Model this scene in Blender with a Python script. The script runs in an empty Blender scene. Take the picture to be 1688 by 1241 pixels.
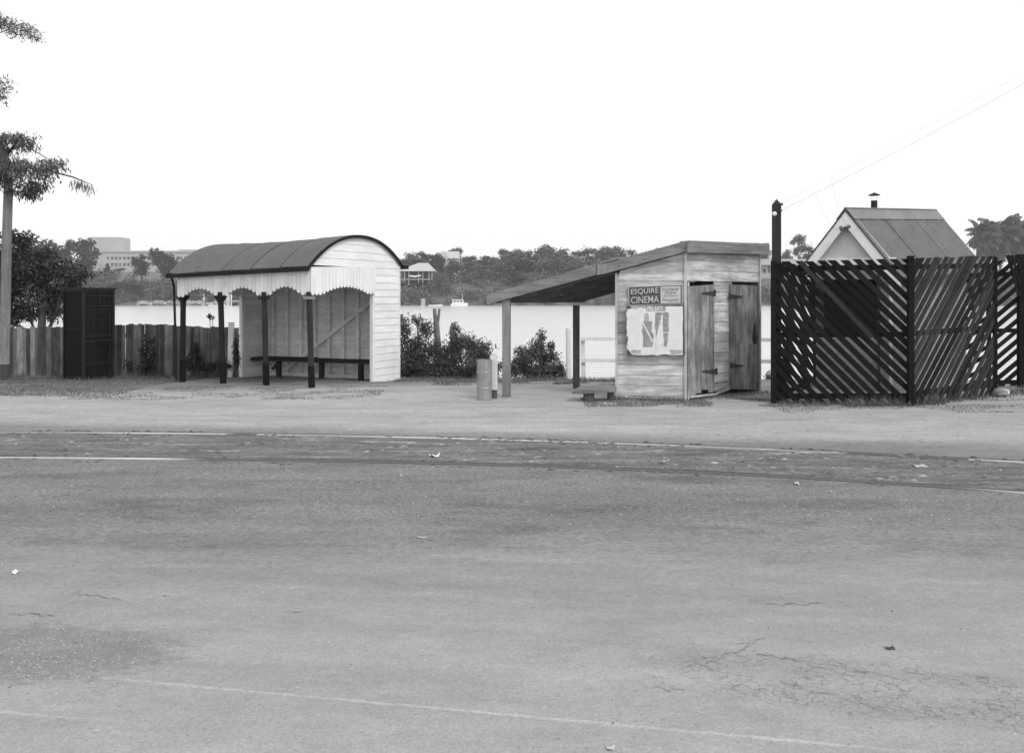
import bpy, math, random
import numpy as np
from mathutils import Vector, Matrix, noise as mnoise

rng = random.Random(7)
D = bpy.data
scene = bpy.context.scene
COL = scene.collection
F, U0, V0, CZ = 1350.0, 844.0, 488.0, 1.8      # focal (photo px), centre column, horizon row, eye height
V = Vector

def P(u, v, y):                                  # photo pixel at depth y -> point
    return V(((u - U0) / F * y, y, CZ - (v - V0) / F * y))
def G(u, v, z=0.0):                              # photo pixel on level z
    y = (CZ - z) * F / (v - V0)
    return V(((u - U0) / F * y, y, z))
def on_line(a, b, u, v):                         # photo pixel on the vertical plane through a-b
    k = (u - U0) / F
    dx, dy = b.x - a.x, b.y - a.y
    t = (k * a.y - a.x) / (dx - k * dy)
    y = a.y + t * dy
    return V((a.x + t * dx, y, CZ - (v - V0) / F * y))
def sstep(a, b, x):
    t = min(1, max(0, (x - a) / (b - a)))
    return t * t * (3 - 2 * t)

# ------------------------------------------------------------------ mesh builder
class MB:
    def __init__(s):
        s.v, s.f, s.t = [], [], []
    def poly(s, pts, tone=1.0):
        n = len(s.v)
        s.v += [tuple(p) for p in pts]
        s.f.append(tuple(range(n, n + len(pts)))); s.t.append(tone)
    def hexa(s, p, tone=1.0):
        n = len(s.v)
        s.v += [tuple(q) for q in p]
        for q in ((0, 3, 2, 1), (4, 5, 6, 7), (0, 1, 5, 4), (1, 2, 6, 5), (2, 3, 7, 6), (3, 0, 4, 7)):
            s.f.append(tuple(n + i for i in q)); s.t.append(tone)
    def beam(s, a, b, w, h, up=(0, 0, 1), tone=1.0):
        a, b, up = V(a), V(b), V(up)
        d = (b - a).normalized()
        sd = d.cross(up).normalized() * (w / 2)
        u2 = sd.cross(d).normalized() * (h / 2)
        s.hexa([a - sd - u2, a + sd - u2, a + sd + u2, a - sd + u2, b - sd - u2, b + sd - u2, b + sd + u2, b - sd + u2], tone)
    def box(s, lo, hi, tone=1.0):
        x0, y0, z0 = lo; x1, y1, z1 = hi
        s.hexa([(x0, y0, z0), (x1, y0, z0), (x1, y1, z0), (x0, y1, z0), (x0, y0, z1), (x1, y0, z1), (x1, y1, z1), (x0, y1, z1)], tone)
    def prism(s, pts, vec, tone=1.0):
        vec = V(vec); pts = [V(p) for p in pts]; n = len(pts); k = len(s.v)
        s.v += [tuple(p) for p in pts] + [tuple(p + vec) for p in pts]
        s.f.append(tuple(range(k + n - 1, k - 1, -1))); s.t.append(tone)
        s.f.append(tuple(range(k + n, k + 2 * n))); s.t.append(tone)
        for i in range(n):
            j = (i + 1) % n
            s.f.append((k + i, k + j, k + n + j, k + n + i)); s.t.append(tone)
    def tube(s, pts, rad, n=8, tone=1.0, cap=True):
        pts = [V(p) for p in pts]
        if not isinstance(rad, (list, tuple)): rad = [rad] * len(pts)
        rings = []
        for i, p in enumerate(pts):
            d = (pts[min(i + 1, len(pts) - 1)] - pts[max(i - 1, 0)]).normalized()
            ref = V((0, 0, 1)) if abs(d.z) < .9 else V((0, 1, 0))
            a = d.cross(ref).normalized(); b = d.cross(a)
            k = len(s.v)
            for j in range(n):
                th = 2 * math.pi * j / n
                s.v.append(tuple(p + (a * math.cos(th) + b * math.sin(th)) * rad[i]))
            rings.append(k)
        for r0, r1 in zip(rings, rings[1:]):
            for j in range(n):
                j2 = (j + 1) % n
                s.f.append((r0 + j, r0 + j2, r1 + j2, r1 + j)); s.t.append(tone)
        if cap:
            for k in (rings[0], rings[-1]):
                s.f.append(tuple(range(k, k + n))); s.t.append(tone)
    def grid(s, fn, us, vs, tone=1.0):
        k = len(s.v); nu = len(us)
        for b in vs:
            for a in us: s.v.append(tuple(fn(a, b)))
        for j in range(len(vs) - 1):
            for i in range(nu - 1):
                q = k + j * nu + i
                s.f.append((q, q + 1, q + nu + 1, q + nu)); s.t.append(tone)
    def build(s, name, mat, parent=None, ang=0.0, smooth=False, origin=None):
        base = PM[parent.name].translation if parent is not None else V((0, 0, 0))
        o0 = V(origin) if origin is not None else base
        M = Matrix.Translation(o0) @ Matrix.Rotation(ang, 4, 'Z')
        Mi = M.inverted()
        me = D.meshes.new(name)
        me.from_pydata([tuple(Mi @ V(p)) for p in s.v], [], s.f)
        at = me.attributes.new('tone', 'FLOAT', 'FACE')
        at.data.foreach_set('value', s.t)
        if smooth: me.polygons.foreach_set('use_smooth', [True] * len(me.polygons))
        me.materials.append(mat)
        o = D.objects.new(name, me); COL.objects.link(o)
        if parent is not None:
            o.parent = parent
            o.matrix_local = PM[parent.name].inverted() @ M
        else:
            o.matrix_local = M
        PM[o.name] = M
        return o
PM = {}

def tag(o, label=None, cat=None, group=None, kind=None):
    if label: o['label'] = label
    if cat: o['category'] = cat
    if group: o['group'] = group
    if kind: o['kind'] = kind
    return o
def thing(name, loc, label, cat, group=None):
    o = D.objects.new(name, None); o.empty_display_size = .2
    COL.objects.link(o); o.location = V(loc)
    PM[o.name] = Matrix.Translation(V(loc))
    return tag(o, label, cat, group)

# ------------------------------------------------------------------ materials (grey: a black and white world)
def new_mat(name, rough=.9, spec=.25):
    m = D.materials.new(name); m.use_nodes = True
    b = m.node_tree.nodes['Principled BSDF']
    b.inputs['Roughness'].default_value = rough
    b.inputs['Specular IOR Level'].default_value = spec
    return m, m.node_tree, b
class N:
    """small node helper"""
    def __init__(s, nt): s.nt = nt
    def n(s, t, **kw):
        x = s.nt.nodes.new(t)
        for k, v in kw.items(): setattr(x, k, v)
        return x
    def l(s, a, b): s.nt.links.new(a, b)
    def coord(s, scale=(1, 1, 1), rot=(0, 0, 0)):
        c = s.n('ShaderNodeTexCoord'); m = s.n('ShaderNodeMapping')
        m.inputs['Scale'].default_value = scale; m.inputs['Rotation'].default_value = rot
        s.l(c.outputs['Object'], m.inputs['Vector']); return m.outputs['Vector']
    def noise(s, vec, scale, detail=4, rough=.6):
        x = s.n('ShaderNodeTexNoise'); x.inputs['Scale'].default_value = scale
        x.inputs['Detail'].default_value = detail; x.inputs['Roughness'].default_value = rough
        s.l(vec, x.inputs['Vector']); return x.outputs['Fac']
    def mr(s, val, a, b, c, d, smooth=False):
        x = s.n('ShaderNodeMapRange'); x.interpolation_type = 'SMOOTHSTEP' if smooth else 'LINEAR'
        for i, q in zip(('From Min', 'From Max', 'To Min', 'To Max'), (a, b, c, d)): x.inputs[i].default_value = q
        s.l(val, x.inputs['Value']); return x.outputs['Result']
    def m(s, op, a, b=None):
        x = s.n('ShaderNodeMath', operation=op)
        for i, q in enumerate((a, b)):
            if q is None: continue
            if isinstance(q, (int, float)): x.inputs[i].default_value = q
            else: s.l(q, x.inputs[i])
        return x.outputs[0]
    def mix(s, fac, a, b):
        x = s.n('ShaderNodeMix'); x.data_type = 'FLOAT'
        for i, q in ((0, fac), (2, a), (3, b)):
            if isinstance(q, (int, float)): x.inputs[i].default_value = q
            else: s.l(q, x.inputs[i])
        return x.outputs[0]
    def tone(s):
        x = s.n('ShaderNodeAttribute'); x.attribute_name = 'tone'; return x.outputs['Fac']
    def bump(s, h, bsdf, strength=.3, dist=.01):
        x = s.n('ShaderNodeBump'); x.inputs['Strength'].default_value = strength; x.inputs['Distance'].default_value = dist
        s.l(h, x.inputs['Height']); s.l(x.outputs[0], bsdf.inputs['Normal'])

def wood(name, val, axis='x', var=.35, grain=.35, rough=.85, stain=0.0, spec=.2, gs=1.0, bump=.25):
    m, nt, b = new_mat(name, rough, spec); k = N(nt)
    sc = {'x': (1.2, 30, 30), 'y': (30, 1.2, 30), 'z': (30, 30, 1.2), 'n': (8, 8, 8)}[axis]
    g = k.noise(k.coord(tuple(q * gs for q in sc)), 1.6, 5, .65)
    w = k.noise(k.coord(), 2.3, 3, .6)
    f = k.m('MULTIPLY', k.mr(g, .25, .75, 1 - grain, 1 + grain), k.mr(w, .25, .75, 1 - var, 1 + var))
    if stain:
        s1 = k.noise(k.coord((.8, 4, 5) if axis == 'x' else (3, 3, 1.1)), 1.7, 6, .7)
        f = k.m('MULTIPLY', f, k.mr(s1, .42, .62, 1 - stain, 1.0, True))
    c = k.m('MULTIPLY', k.m('MULTIPLY', f, val), k.tone())
    k.l(c, b.inputs['Base Color'])
    k.bump(g, b, bump, .01)
    return m
def plain(name, val, rough=.7, var=.15, scale=6, spec=.3, bump=.1):
    m, nt, b = new_mat(name, rough, spec); k = N(nt)
    w = k.noise(k.coord(), scale, 5, .65)
    c = k.m('MULTIPLY', k.m('MULTIPLY', k.mr(w, .25, .75, 1 - var, 1 + var), val), k.tone())
    k.l(c, b.inputs['Base Color'])
    if bump: k.bump(w, b, bump, .01)
    return m
def leafmat(name, val, trans=.25):
    m, nt, b = new_mat(name, .6, .25); k = N(nt)
    c = k.m('MULTIPLY', k.tone(), val)
    k.l(c, b.inputs['Base Color'])
    t = k.n('ShaderNodeBsdfTranslucent'); k.l(c, t.inputs['Color'])
    x = k.n('ShaderNodeMixShader'); x.inputs[0].default_value = trans
    k.l(b.outputs[0], x.inputs[1]); k.l(t.outputs[0], x.inputs[2])
    k.l(x.outputs[0], nt.nodes['Material Output'].inputs['Surface'])
    return m
def iron(name, val, rough=.6, metal=.3, var=.25):
    m, nt, b = new_mat(name, rough, .4); k = N(nt)
    w = k.noise(k.coord((1, 1, 1)), 2.5, 6, .7); w2 = k.noise(k.coord((6, 6, 1)), 6, 4, .6)
    c = k.m('MULTIPLY', k.m('MULTIPLY', k.mr(w, .25, .75, 1 - var, 1 + var), k.mr(w2, .3, .7, .85, 1.15)), k.m('MULTIPLY', k.tone(), val))
    k.l(c, b.inputs['Base Color']); b.inputs['Metallic'].default_value = metal
    return m

M_white_x = wood('white_paint_boards', .82, 'x', .07, .05, .6, .10)
M_white_z = wood('white_paint_vertical', .80, 'z', .08, .08, .6, .08)
M_white_trim = wood('white_paint_trim', .80, 'n', .08, .06, .6, .1)
M_inner = wood('faded_inner_boards', .74, 'x', .14, .12, .8, .15)
M_tar = wood('tarred_post', .022, 'z', .25, .35, .8, 0, .12)
M_tarz = wood('tarred_slat', .017, 'n', .3, .3, .85, 0, .08)
M_dark = wood('dark_timber', .02, 'x', .25, .3, .8, 0, .1)
M_shelter_roof = iron('painted_curved_iron', .105, .65, .0, .18)
M_hut_roof = iron('galvanised_iron', .135, .7, .0, .25)
M_galv = iron('galvanised_sheet', .36, .5, .4, .2)
M_shed = wood('weathered_boards', .60, 'x', .28, .30, .9, .35)
M_shed_trim = wood('weathered_trim', .54, 'z', .2, .25, .9, .2)
M_door = wood('weathered_door_planks', .31, 'z', .25, .45, .9, .45, gs=1.0)
M_fascia = wood('weathered_fascia', .24, 'x', .2, .25, .9, .25)
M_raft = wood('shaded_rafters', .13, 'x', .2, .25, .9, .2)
M_post = wood('grey_timber_post', .25, 'z', .2, .4, .9, .25)
M_postd = wood('brown_timber_post', .10, 'z', .25, .45, .9, .25)
M_picket = wood('grey_paling', .175, 'z', .25, .40, .95, .35)
M_rust = plain('rusty_hinge', .05, .8, .4, 30)
M_hutwall = wood('hut_wall', .34, 'x', .12, .12, .85, .15)
M_hutwhite = wood('hut_white_trim', .82, 'n', .06, .05, .6, .06)
M_cab = wood('dark_cabinet_paint', .012, 'z', .35, .4, .6, .2, .12)
M_cabl = wood('dark_cabinet_trim', .024, 'z', .3, .3, .55, .0, .15)
M_paper = plain('white_paper', .72, .8, .10, 8)
M_paperg = plain('grey_print', .30, .8, .35, 14)
M_paperl = plain('pale_print', .42, .8, .2, 14)
M_signd = plain('sign_dark_enamel', .085, .5, .12, 10)
M_signl = plain('sign_pale_enamel', .52, .5, .10, 10)
M_ink = plain('black_ink', .02, .6, .1, 10)
M_inkm = plain('faded_ink', .22, .6, .1, 10)
M_drum = iron('drum_steel', .34, .45, .45, .16)
M_bark = wood('pale_bark', .20, 'z', .22, .4, .9, .2)
M_barkd = wood('dark_bark', .10, 'z', .3, .3, .9, .2)
M_stone = plain('stone', .42, .9, .15, .6)
M_glass = plain('dim_window', .09, .3, .1, 2)
M_leaf_near = leafmat('dark_leaves', .050)
M_leaf_bush = leafmat('bush_leaves', .135, .4)
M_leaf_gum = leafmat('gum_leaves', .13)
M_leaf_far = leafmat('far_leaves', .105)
M_leaf_fard = leafmat('far_dark_leaves', .040)
M_leaf_under = leafmat('scrub_leaves', .15)
M_frond = leafmat('palm_fronds', .085)
M_grass = leafmat('dry_grass', .185, .2)
M_boat = plain('boat_white', .75, .4, .05, 3)
M_porcelain = plain('porcelain', .75, .2, .05, 9)
M_wire = plain('wire', .12, .6, .1, 9)
M_black = plain('matt_black', .012, .9, .2, 4)

# ------------------------------------------------------------------ leaves
def rvec(r):
    while True:
        p = V((r.uniform(-1, 1), r.uniform(-1, 1), r.uniform(-1, 1)))
        if .05 < p.length < 1: return p
def leaves(mb, blobs, n, ln, wd, r, droop=0.0, sub=9, spread=.33, t0=.55, t1=1.5):
    """blobs: (centre, (rx, ry, rz)); leaves gather in sub-clumps near each blob's shell"""
    vol = [b[1][0] * b[1][1] * b[1][2] for b in blobs]; tot = sum(v ** .75 for v in vol)
    for (c, rad), vv in zip(blobs, vol):
        cnt = max(6, int(n * vv ** .75 / tot)); ns = sub
        subs = []
        for _ in range(ns):
            d = rvec(r).normalized() * (r.random() ** .45)
            subs.append((V((d.x * rad[0], d.y * rad[1], d.z * rad[2])), r.uniform(.75, 1.25)))
        for i in range(cnt):
            sc, tn = subs[i % ns]
            q = V((r.gauss(0, 1) * rad[0], r.gauss(0, 1) * rad[1], r.gauss(0, 1) * rad[2])) * (spread * .62)
            p = V(c) + sc * .82 + q
            d = rvec(r).normalized()
            if droop: d = (d * (1 - droop) + V((0, 0, -1)) * droop).normalized()
            s = d.cross(rvec(r)).normalized()
            L = ln * r.uniform(.6, 1.35); W = wd * r.uniform(.6, 1.3)
            mb.poly([p, p + d * (L * .45) + s * (W / 2), p + d * L, p + d * (L * .5) - s * (W / 2)], tn * r.uniform(t0, t1))

# ------------------------------------------------------------------ the ground
def edge_y(x):
    e = 18.75
    e += 2.3 * sstep(-2.1, -2.7, x)
    e += .18 * mnoise.noise((x * .5, 3.1, 0)) 
    return e
def gz(x, y):
    z = -.12 * sstep(16.2, 19.0, y)
    e = edge_y(x)
    if y > e: z -= min(5, (y - e) * .40 * sstep(0, 1.2, y - e))
    if 13 < y < 22:
        a = sstep(13, 15, y)
        z += a * .022 * mnoise.noise((x * 1.4, y * 2.2, 0)) + a * .010 * mnoise.noise((x * 5, y * 6, 4))
    return z
far_px = [(-100, 713.5), (0, 713.5), (150, 713.8), (250, 715), (400, 717.5), (530, 719.5), (700, 722.5), (844, 726), (1010, 731), (1150, 737), (1300, 744), (1450, 751), (1600, 758), (1688, 763)]
near_px = [(-100, 754.5), (0, 755), (280, 757.5), (440, 760), (600, 763), (844, 768), (1000, 773), (1200, 783), (1350, 791), (1500, 801), (1688, 813.5)]
def fit(px):
    q = [G(u, v) for u, v in px]
    c = np.polyfit([p.x for p in q], [p.y for p in q], 3)
    d = np.polyder(c)
    def f(x):
        xx = max(-7.5, min(6.2, x))
        return float(np.polyval(c, xx) + np.polyval(d, xx) * (x - xx))
    return f
rail_far, rail_near = fit(far_px), fit(near_px)

def road_nodes(name, kind):
    m, nt, b = new_mat(name, .92, .15); k = N(nt)
    co = k.coord(); 
    sp = k.n('ShaderNodeSeparateXYZ'); k.l(co, sp.inputs[0]); X, Y = sp.outputs[0], sp.outputs[1]
    big = k.noise(k.coord((.35, 1.1, 1), (0, 0, .1)), 1.1, 5, .6)
    streak = k.noise(k.coord((.5, 2.8, 1), (0, 0, .16)), 1.3, 6, .62)
    fine = k.noise(co, 55, 6, .75); grit = k.noise(co, 150, 3, .7); clod = k.noise(k.coord((1, 1.3, 1)), 17, 6, .8)
    mid = k.noise(k.coord((1, 2.2, 1)), 9, 6, .7)
    def speck(scale, thr, lo, stretch=(1, 1, 1)):
        vo = k.n('ShaderNodeTexVoronoi'); vo.inputs['Scale'].default_value = scale
        k.l(k.coord(stretch), vo.inputs['Vector'])
        wn = k.n('ShaderNodeTexWhiteNoise'); k.l(vo.outputs['Position'], wn.inputs['Vector'])
        sel = k.m('GREATER_THAN', wn.outputs['Value'], thr)
        dot = k.mr(vo.outputs['Distance'], .12, .32, 1, 0, True)
        return k.m('MULTIPLY', sel, dot)
    if kind == 'road':
        base, v = .31, None
        f = k.m('MULTIPLY', k.mr(big, .25, .75, .86, 1.12), k.mr(streak, .25, .75, .92, 1.08))
        f = k.m('MULTIPLY', f, k.m('MULTIPLY', k.mr(fine, .32, .68, .86, 1.13), k.mr(grit, .3, .7, .82, 1.17)))
        mot = k.noise(k.coord((.8, 1.7, 1), (0, 0, .2)), 2.6, 7, .72)
        f = k.m('MULTIPLY', f, k.mr(mot, .3, .7, .89, 1.09))
        fall = k.mr(Y, 3.4, 6.4, 1.12, .84, True)
        f = k.m('MULTIPLY', f, fall)
        f = k.m('MULTIPLY', f, k.mix(k.mr(Y, 4.2, 6.6, .25, 1, True), 1.0, k.mr(clod, .36, .60, .70, 1.10)))
        # rough dark gravel band beside the track
        band = k.m('MULTIPLY', k.mr(k.m('ADD', Y, k.mr(mid, .2, .8, -.9, .9)), 5.3, 7.0, 0, 1, True), 1.0)
        rgh = k.mr(k.noise(k.coord((1, 1.6, 1)), 26, 6, .8), .38, .62, .58, 1.12)
        f = k.m('MULTIPLY', f, k.mix(band, 1.0, k.m('MULTIPLY', rgh, k.mr(streak, .3, .7, .86, 1.02))))
        bl = k.mr(k.noise(k.coord((.55, 1.5, 1), (0, 0, .1)), 1.3, 6, .7), .50, .66, 1, .74, True)
        f = k.m('MULTIPLY', f, k.mix(k.mr(Y, 4.6, 6.2, 0, 1, True), 1.0, bl))
        # gravelly patch at lower left
        ex = k.m('MULTIPLY', k.m('ADD', X, 2.42), 1 / .78); ey = k.m('MULTIPLY', k.m('ADD', Y, -4.13), 1 / .36)
        rr = k.m('ADD', k.m('ADD', k.m('MULTIPLY', ex, ex), k.m('MULTIPLY', ey, ey)), k.mr(mid, .2, .8, -.8, .8))
        pm = k.mr(rr, .45, 1.25, 1, 0, True)
        peb = speck(46, .45, 1)
        f = k.m('MULTIPLY', f, k.mix(pm, 1.0, k.mix(peb, .72, 1.25)))
        # crazed cracking at lower right
        xr = k.m('ADD', X, -1.72); yr = k.m('ADD', Y, -3.74)
        ya = k.m('ADD', yr, k.m('MULTIPLY', xr, .22))
        cx = k.m('MULTIPLY', xr, 1 / 1.05); cy = k.m('MULTIPLY', ya, 1 / .30)
        rc = k.m('ADD', k.m('ADD', k.m('MULTIPLY', cx, cx), k.m('MULTIPLY', cy, cy)), k.mr(mid, .2, .8, -.7, .7))
        cm = k.mr(rc, .5, 1.3, 1, 0, True)
        wv = k.n('ShaderNodeVectorMath', operation='ADD')
        nz = k.n('ShaderNodeTexNoise'); nz.inputs['Scale'].default_value = 7; nz.inputs['Detail'].default_value = 3
        k.l(co, nz.inputs['Vector'])
        sc2 = k.n('ShaderNodeVectorMath', operation='SCALE'); sc2.inputs['Scale'].default_value = .22
        k.l(nz.outputs['Color'], sc2.inputs[0]); k.l(k.coord((.7, 1.0, 1), (0, 0, .2)), wv.inputs[0]); k.l(sc2.outputs[0], wv.inputs[1])
        vo = k.n('ShaderNodeTexVoronoi', feature='DISTANCE_TO_EDGE'); vo.inputs['Scale'].default_value = 17
        k.l(wv.outputs[0], vo.inputs['Vector'])
        ck = k.m('MULTIPLY', k.mr(vo.outputs['Distance'], .0, .075, 1, 0, True), k.mr(k.noise(co, 5, 4, .6), .36, .52, 0, 1, True))
        f = k.m('MULTIPLY', f, k.mix(k.m('MULTIPLY', cm, ck), 1.0, .60))
        f = k.m('MULTIPLY', f, k.mix(cm, 1.0, .93))
        # pale dusty scuff lines
        for (a0, sl, w, x0, x1, st) in ((3.515, -.178, .011, -2.15, 1.9, .36), (3.232, -.14, .010, -3.5, -1.35, .30), (4.62, -.05, .05, -.2, 2.4, .07), (5.6, -.16, .06, -3.2, 3.4, .06), (3.95, -.1, .07, -.9, 3, .05), (4.35, -.2, .10, -3, 1.5, -.07), (5.05, -.12, .12, -3.4, 3.6, -.08), (4.85, -.17, .035, -3.4, 2.6, .07)):
            dl = k.m('ABSOLUTE', k.m('ADD', k.m('ADD', Y, -a0), k.m('ADD', k.m('MULTIPLY', X, -sl), k.mr(mid, .2, .8, -.012, .012))))
            g = k.m('MULTIPLY', k.mr(dl, 0, w * 1.6, 1, 0, True), k.m('MULTIPLY', k.mr(X, x0, x0 + .5, 0, 1, True), k.mr(X, x1 - .8, x1, 1, 0, True)))
            g = k.m('MULTIPLY', g, k.mr(k.noise(co, 14, 4, .7), .3, .6, .25, 1, True))
            f = k.m('MULTIPLY', f, k.mix(g, 1.0, 1 + st))
        d2 = speck(34, .94, 1, (.7, 1.2, 1)); d3 = speck(30, .975, 1)
        f = k.m('MULTIPLY', f, k.mix(d2, 1, .70)); f = k.m('MULTIPLY', f, k.mix(d3, 1, 1.25))
        hb = k.m('ADD', k.m('ADD', fine, grit), k.m('MULTIPLY', clod, .8))
    elif kind == 'bed':
        base = .165
        st2 = k.noise(k.coord((.6, 3.4, 1), (0, 0, .07)), 1.7, 8, .75)
        f = k.m('MULTIPLY', k.mr(st2, .30, .70, .42, 1.5), k.mr(mid, .3, .7, .62, 1.32))
        pale = k.mr(k.noise(k.coord((.55, 3.0, 1), (0, 0, .07)), 1.5, 6, .7), .57, .68, 0, 1, True)
        f = k.m('MULTIPLY', f, k.mix(pale, 1.0, 2.3))
        f = k.m('MULTIPLY', f, k.mix(speck(16, .9, 1), 1, .4)); f = k.m('MULTIPLY', f, k.mix(speck(10, .95, 1), 1, 1.6))
        f = k.m('MULTIPLY', f, k.m('MULTIPLY', k.mr(fine, .3, .7, .78, 1.2), k.mr(clod, .36, .62, .66, 1.18)))
        hb = k.m('ADD', fine, st2)
    else:
        base = .355
        st3 = k.noise(k.coord((.7, 2.0, 1), (0, 0, .12)), 1.8, 7, .7)
        f = k.m('MULTIPLY', k.mr(big, .25, .75, .84, 1.14), k.mr(st3, .28, .72, .80, 1.15))
        f = k.m('MULTIPLY', f, k.m('MULTIPLY', k.mr(fine, .3, .7, .84, 1.15), k.mr(clod, .36, .62, .86, 1.08)))
        f = k.m('MULTIPLY', f, k.mr(mid, .3, .7, .88, 1.1))
        nearr = k.mr(k.m('ADD', k.m('ADD', Y, k.m('MULTIPLY', X, .13)), k.mr(mid, .2, .8, -.3, .3)), 10.3, 11.1, .58, 1, True)
        f = k.m('MULTIPLY', f, nearr)
        # darker turfy soil towards the fence and bank
        tf = k.mr(k.m('ADD', k.m('ADD', Y, k.m('MULTIPLY', X, -.22)), k.mr(mid, .2, .8, -1.0, 1.0)), 16.5, 17.7, 0, 1, True)
        f = k.m('MULTIPLY', f, k.mix(tf, 1.0, .56))
        f = k.m('MULTIPLY', f, k.mix(speck(9, .93, 1, (1, .8, 1)), 1, .6)); f = k.m('MULTIPLY', f, k.mix(speck(14, .965, 1), 1, 1.45))
        hb = k.m('ADD', fine, mid)
    k.l(k.m('MULTIPLY', f, base), b.inputs['Base Color'])
    k.bump(hb, b, .55, .012)
    return m
M_road, M_bed, M_apron = road_nodes('worn_bitumen', 'road'), road_nodes('packed_dirt', 'bed'), road_nodes('bare_earth', 'apron')

def frange(a, b, s):
    n = int(round((b - a) / s)); return [a + (b - a) * i / n for i in range(n + 1)]
mb = MB()
xs = [-700, -300, -120, -60, -30] + frange(-18, 18, .3) + [30, 60, 120, 300, 700]
ys = [-80, -20, 0, 6, 9, 12] + frange(13, 24, .22) + [26, 29, 33, 36]
mb.grid(lambda x, y: (x, y, gz(x, y)), xs, ys)
tag(mb.build('ground', M_apron, smooth=True), kind='structure')
xs = [-120, -60, -30, -15] + frange(-9, 9, .25) + [15, 30, 60]
mb = MB()
for a, b in zip(xs, xs[1:]):
    mb.poly([(a, -60, .004), (b, -60, .004), (b, rail_near(b) - .03, .004), (a, rail_near(a) - .03, .004)])
tag(mb.build('road', M_road), kind='structure')
mb = MB()
for a, b in zip(xs, xs[1:]):
    mb.poly([(a, rail_near(a) - .03, .0042), (b, rail_near(b) - .03, .0042), (b, rail_far(b) + .08, .0042), (a, rail_far(a) + .08, .0042)])
tag(mb.build('track_bed', M_bed), kind='structure')

def rail_mat(near):
    m, nt, b = new_mat('worn_rail_steel', .35, .5); k = N(nt)
    sp = k.n('ShaderNodeSeparateXYZ'); k.l(k.coord(), sp.inputs[0]); X = sp.outputs[0]
    if near: wear = k.m('MAXIMUM', k.mr(X, -4.1, -3.3, 1, 0, True), k.mr(X, 4.0, 5.2, 0, .8, True))
    else: wear = k.mr(X, -6, -4.4, .30, 1, True)
    c = k.noise(k.coord((.35, .35, .35)), 1.35, 4, .55); d = k.noise(k.coord((2, 2, 2)), 5, 4, .6)
    cl = k.m('MULTIPLY', wear, k.mr(k.m('ADD', c, k.m('MULTIPLY', k.m('ADD', d, -.5), .3)), *((.33, .41) if near else (.46, .53)), 0, 1, True))
    k.l(k.mix(cl, .10, .82), b.inputs['Base Color']); k.l(k.mix(cl, 0.0, .85), b.inputs['Metallic']); k.l(k.mix(cl, .9, .32), b.inputs['Roughness'])
    return m
M_rails = (rail_mat(False), rail_mat(True))
def rail(fn, inner, label):
    t = thing('tram_rail', (0, fn(0), 0), label, 'tram rail')
    xx = frange(-22, 22, .25); mb = MB(); g = MB()
    for a, b in zip(xx, xx[1:]):
        mb.hexa([(a, fn(a) - .034, -.03), (b, fn(b) - .034, -.03), (b, fn(b) + .034, -.03), (a, fn(a) + .034, -.03),
                 (a, fn(a) - .034, .0125), (b, fn(b) - .034, .0125), (b, fn(b) + .034, .0125), (a, fn(a) + .034, .0125)])
        w = .07 * (1 + .5 * mnoise.noise((a * .8, 2, 0)))
        w2 = .07 * (1 + .5 * mnoise.noise((b * .8, 2, 0)))
        s = 1 if inner > 0 else -1
        g.hexa([(a, fn(a) + s * .035, -.02), (b, fn(b) + s * .035, -.02), (b, fn(b) + s * (.035 + w2), -.02), (a, fn(a) + s * (.035 + w), -.02),
                (a, fn(a) + s * .035, .0085), (b, fn(b) + s * .035, .0085), (b, fn(b) + s * (.035 + w2), .0085), (a, fn(a) + s * (.035 + w), .0085)])
    mb.build('rail_head', M_rails[fn is rail_near], t); g.build('flangeway', M_rust, t)
rail(rail_far, 1, 'shiny worn tram rail sunk in the dirt on the shelter side of the track')
rail(rail_near, 1, 'dark grooved tram rail sunk in the dirt on the road side of the track')

# main crack lines in the bitumen
def ribbon(mb, px, w, z=.0085):
    q = [G(u, v) for u, v in px]; pts = []
    for a, b in zip(q, q[1:]):
        for i in range(6):
            p = a.lerp(b, i / 6); p = p + V((rng.uniform(-.008, .008), rng.uniform(-.022, .022), 0)); pts.append(p)
    pts.append(q[-1]); n = len(pts)
    for i in range(n - 1):
        w0 = .7 * w * (.35 + .65 * math.sin(math.pi * i / n)) * rng.uniform(.6, 1.3)
        a, b = pts[i], pts[i + 1]
        mb.poly([(a.x, a.y - w0 / 2, z), (b.x, b.y - w0 / 2, z), (b.x, b.y + w0 / 2, z), (a.x, a.y + w0 / 2, z)], rng.uniform(.7, 1.3))
mb = MB()
for px, w in (([(1148, 1118), (1158, 1100), (1190, 1082), (1228, 1070), (1238, 1060), (1262, 1053)], .010), ([(1198, 1058), (1225, 1061), (1240, 1066)], .007), ([(1236, 1066), (1250, 1080), (1290, 1086), (1330, 1094)], .012),
              ([(1064, 1135), (1100, 1137), (1130, 1139)], .008), ([(1300, 1130), (1392, 1153), (1470, 1180)], .007), ([(1330, 1092), (1440, 1112), (1500, 1125)], .006),
              ([(95, 985), (130, 980), (170, 985), (200, 992)], .010), ([(10, 1016), (50, 1013), (90, 1017)], .012), ([(100, 992), (125, 978), (135, 975)], .008), ([(1245, 996), (1300, 998), (1360, 996)], .010),
              ([(430, 950), (426, 962)], .010), ([(465, 1008), (500, 1010)], .010)):
    ribbon(mb, px, w)
tag(mb.build('road_crack', plain('crack_dirt', .17, .95, .2, 30)), kind='structure')

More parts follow.
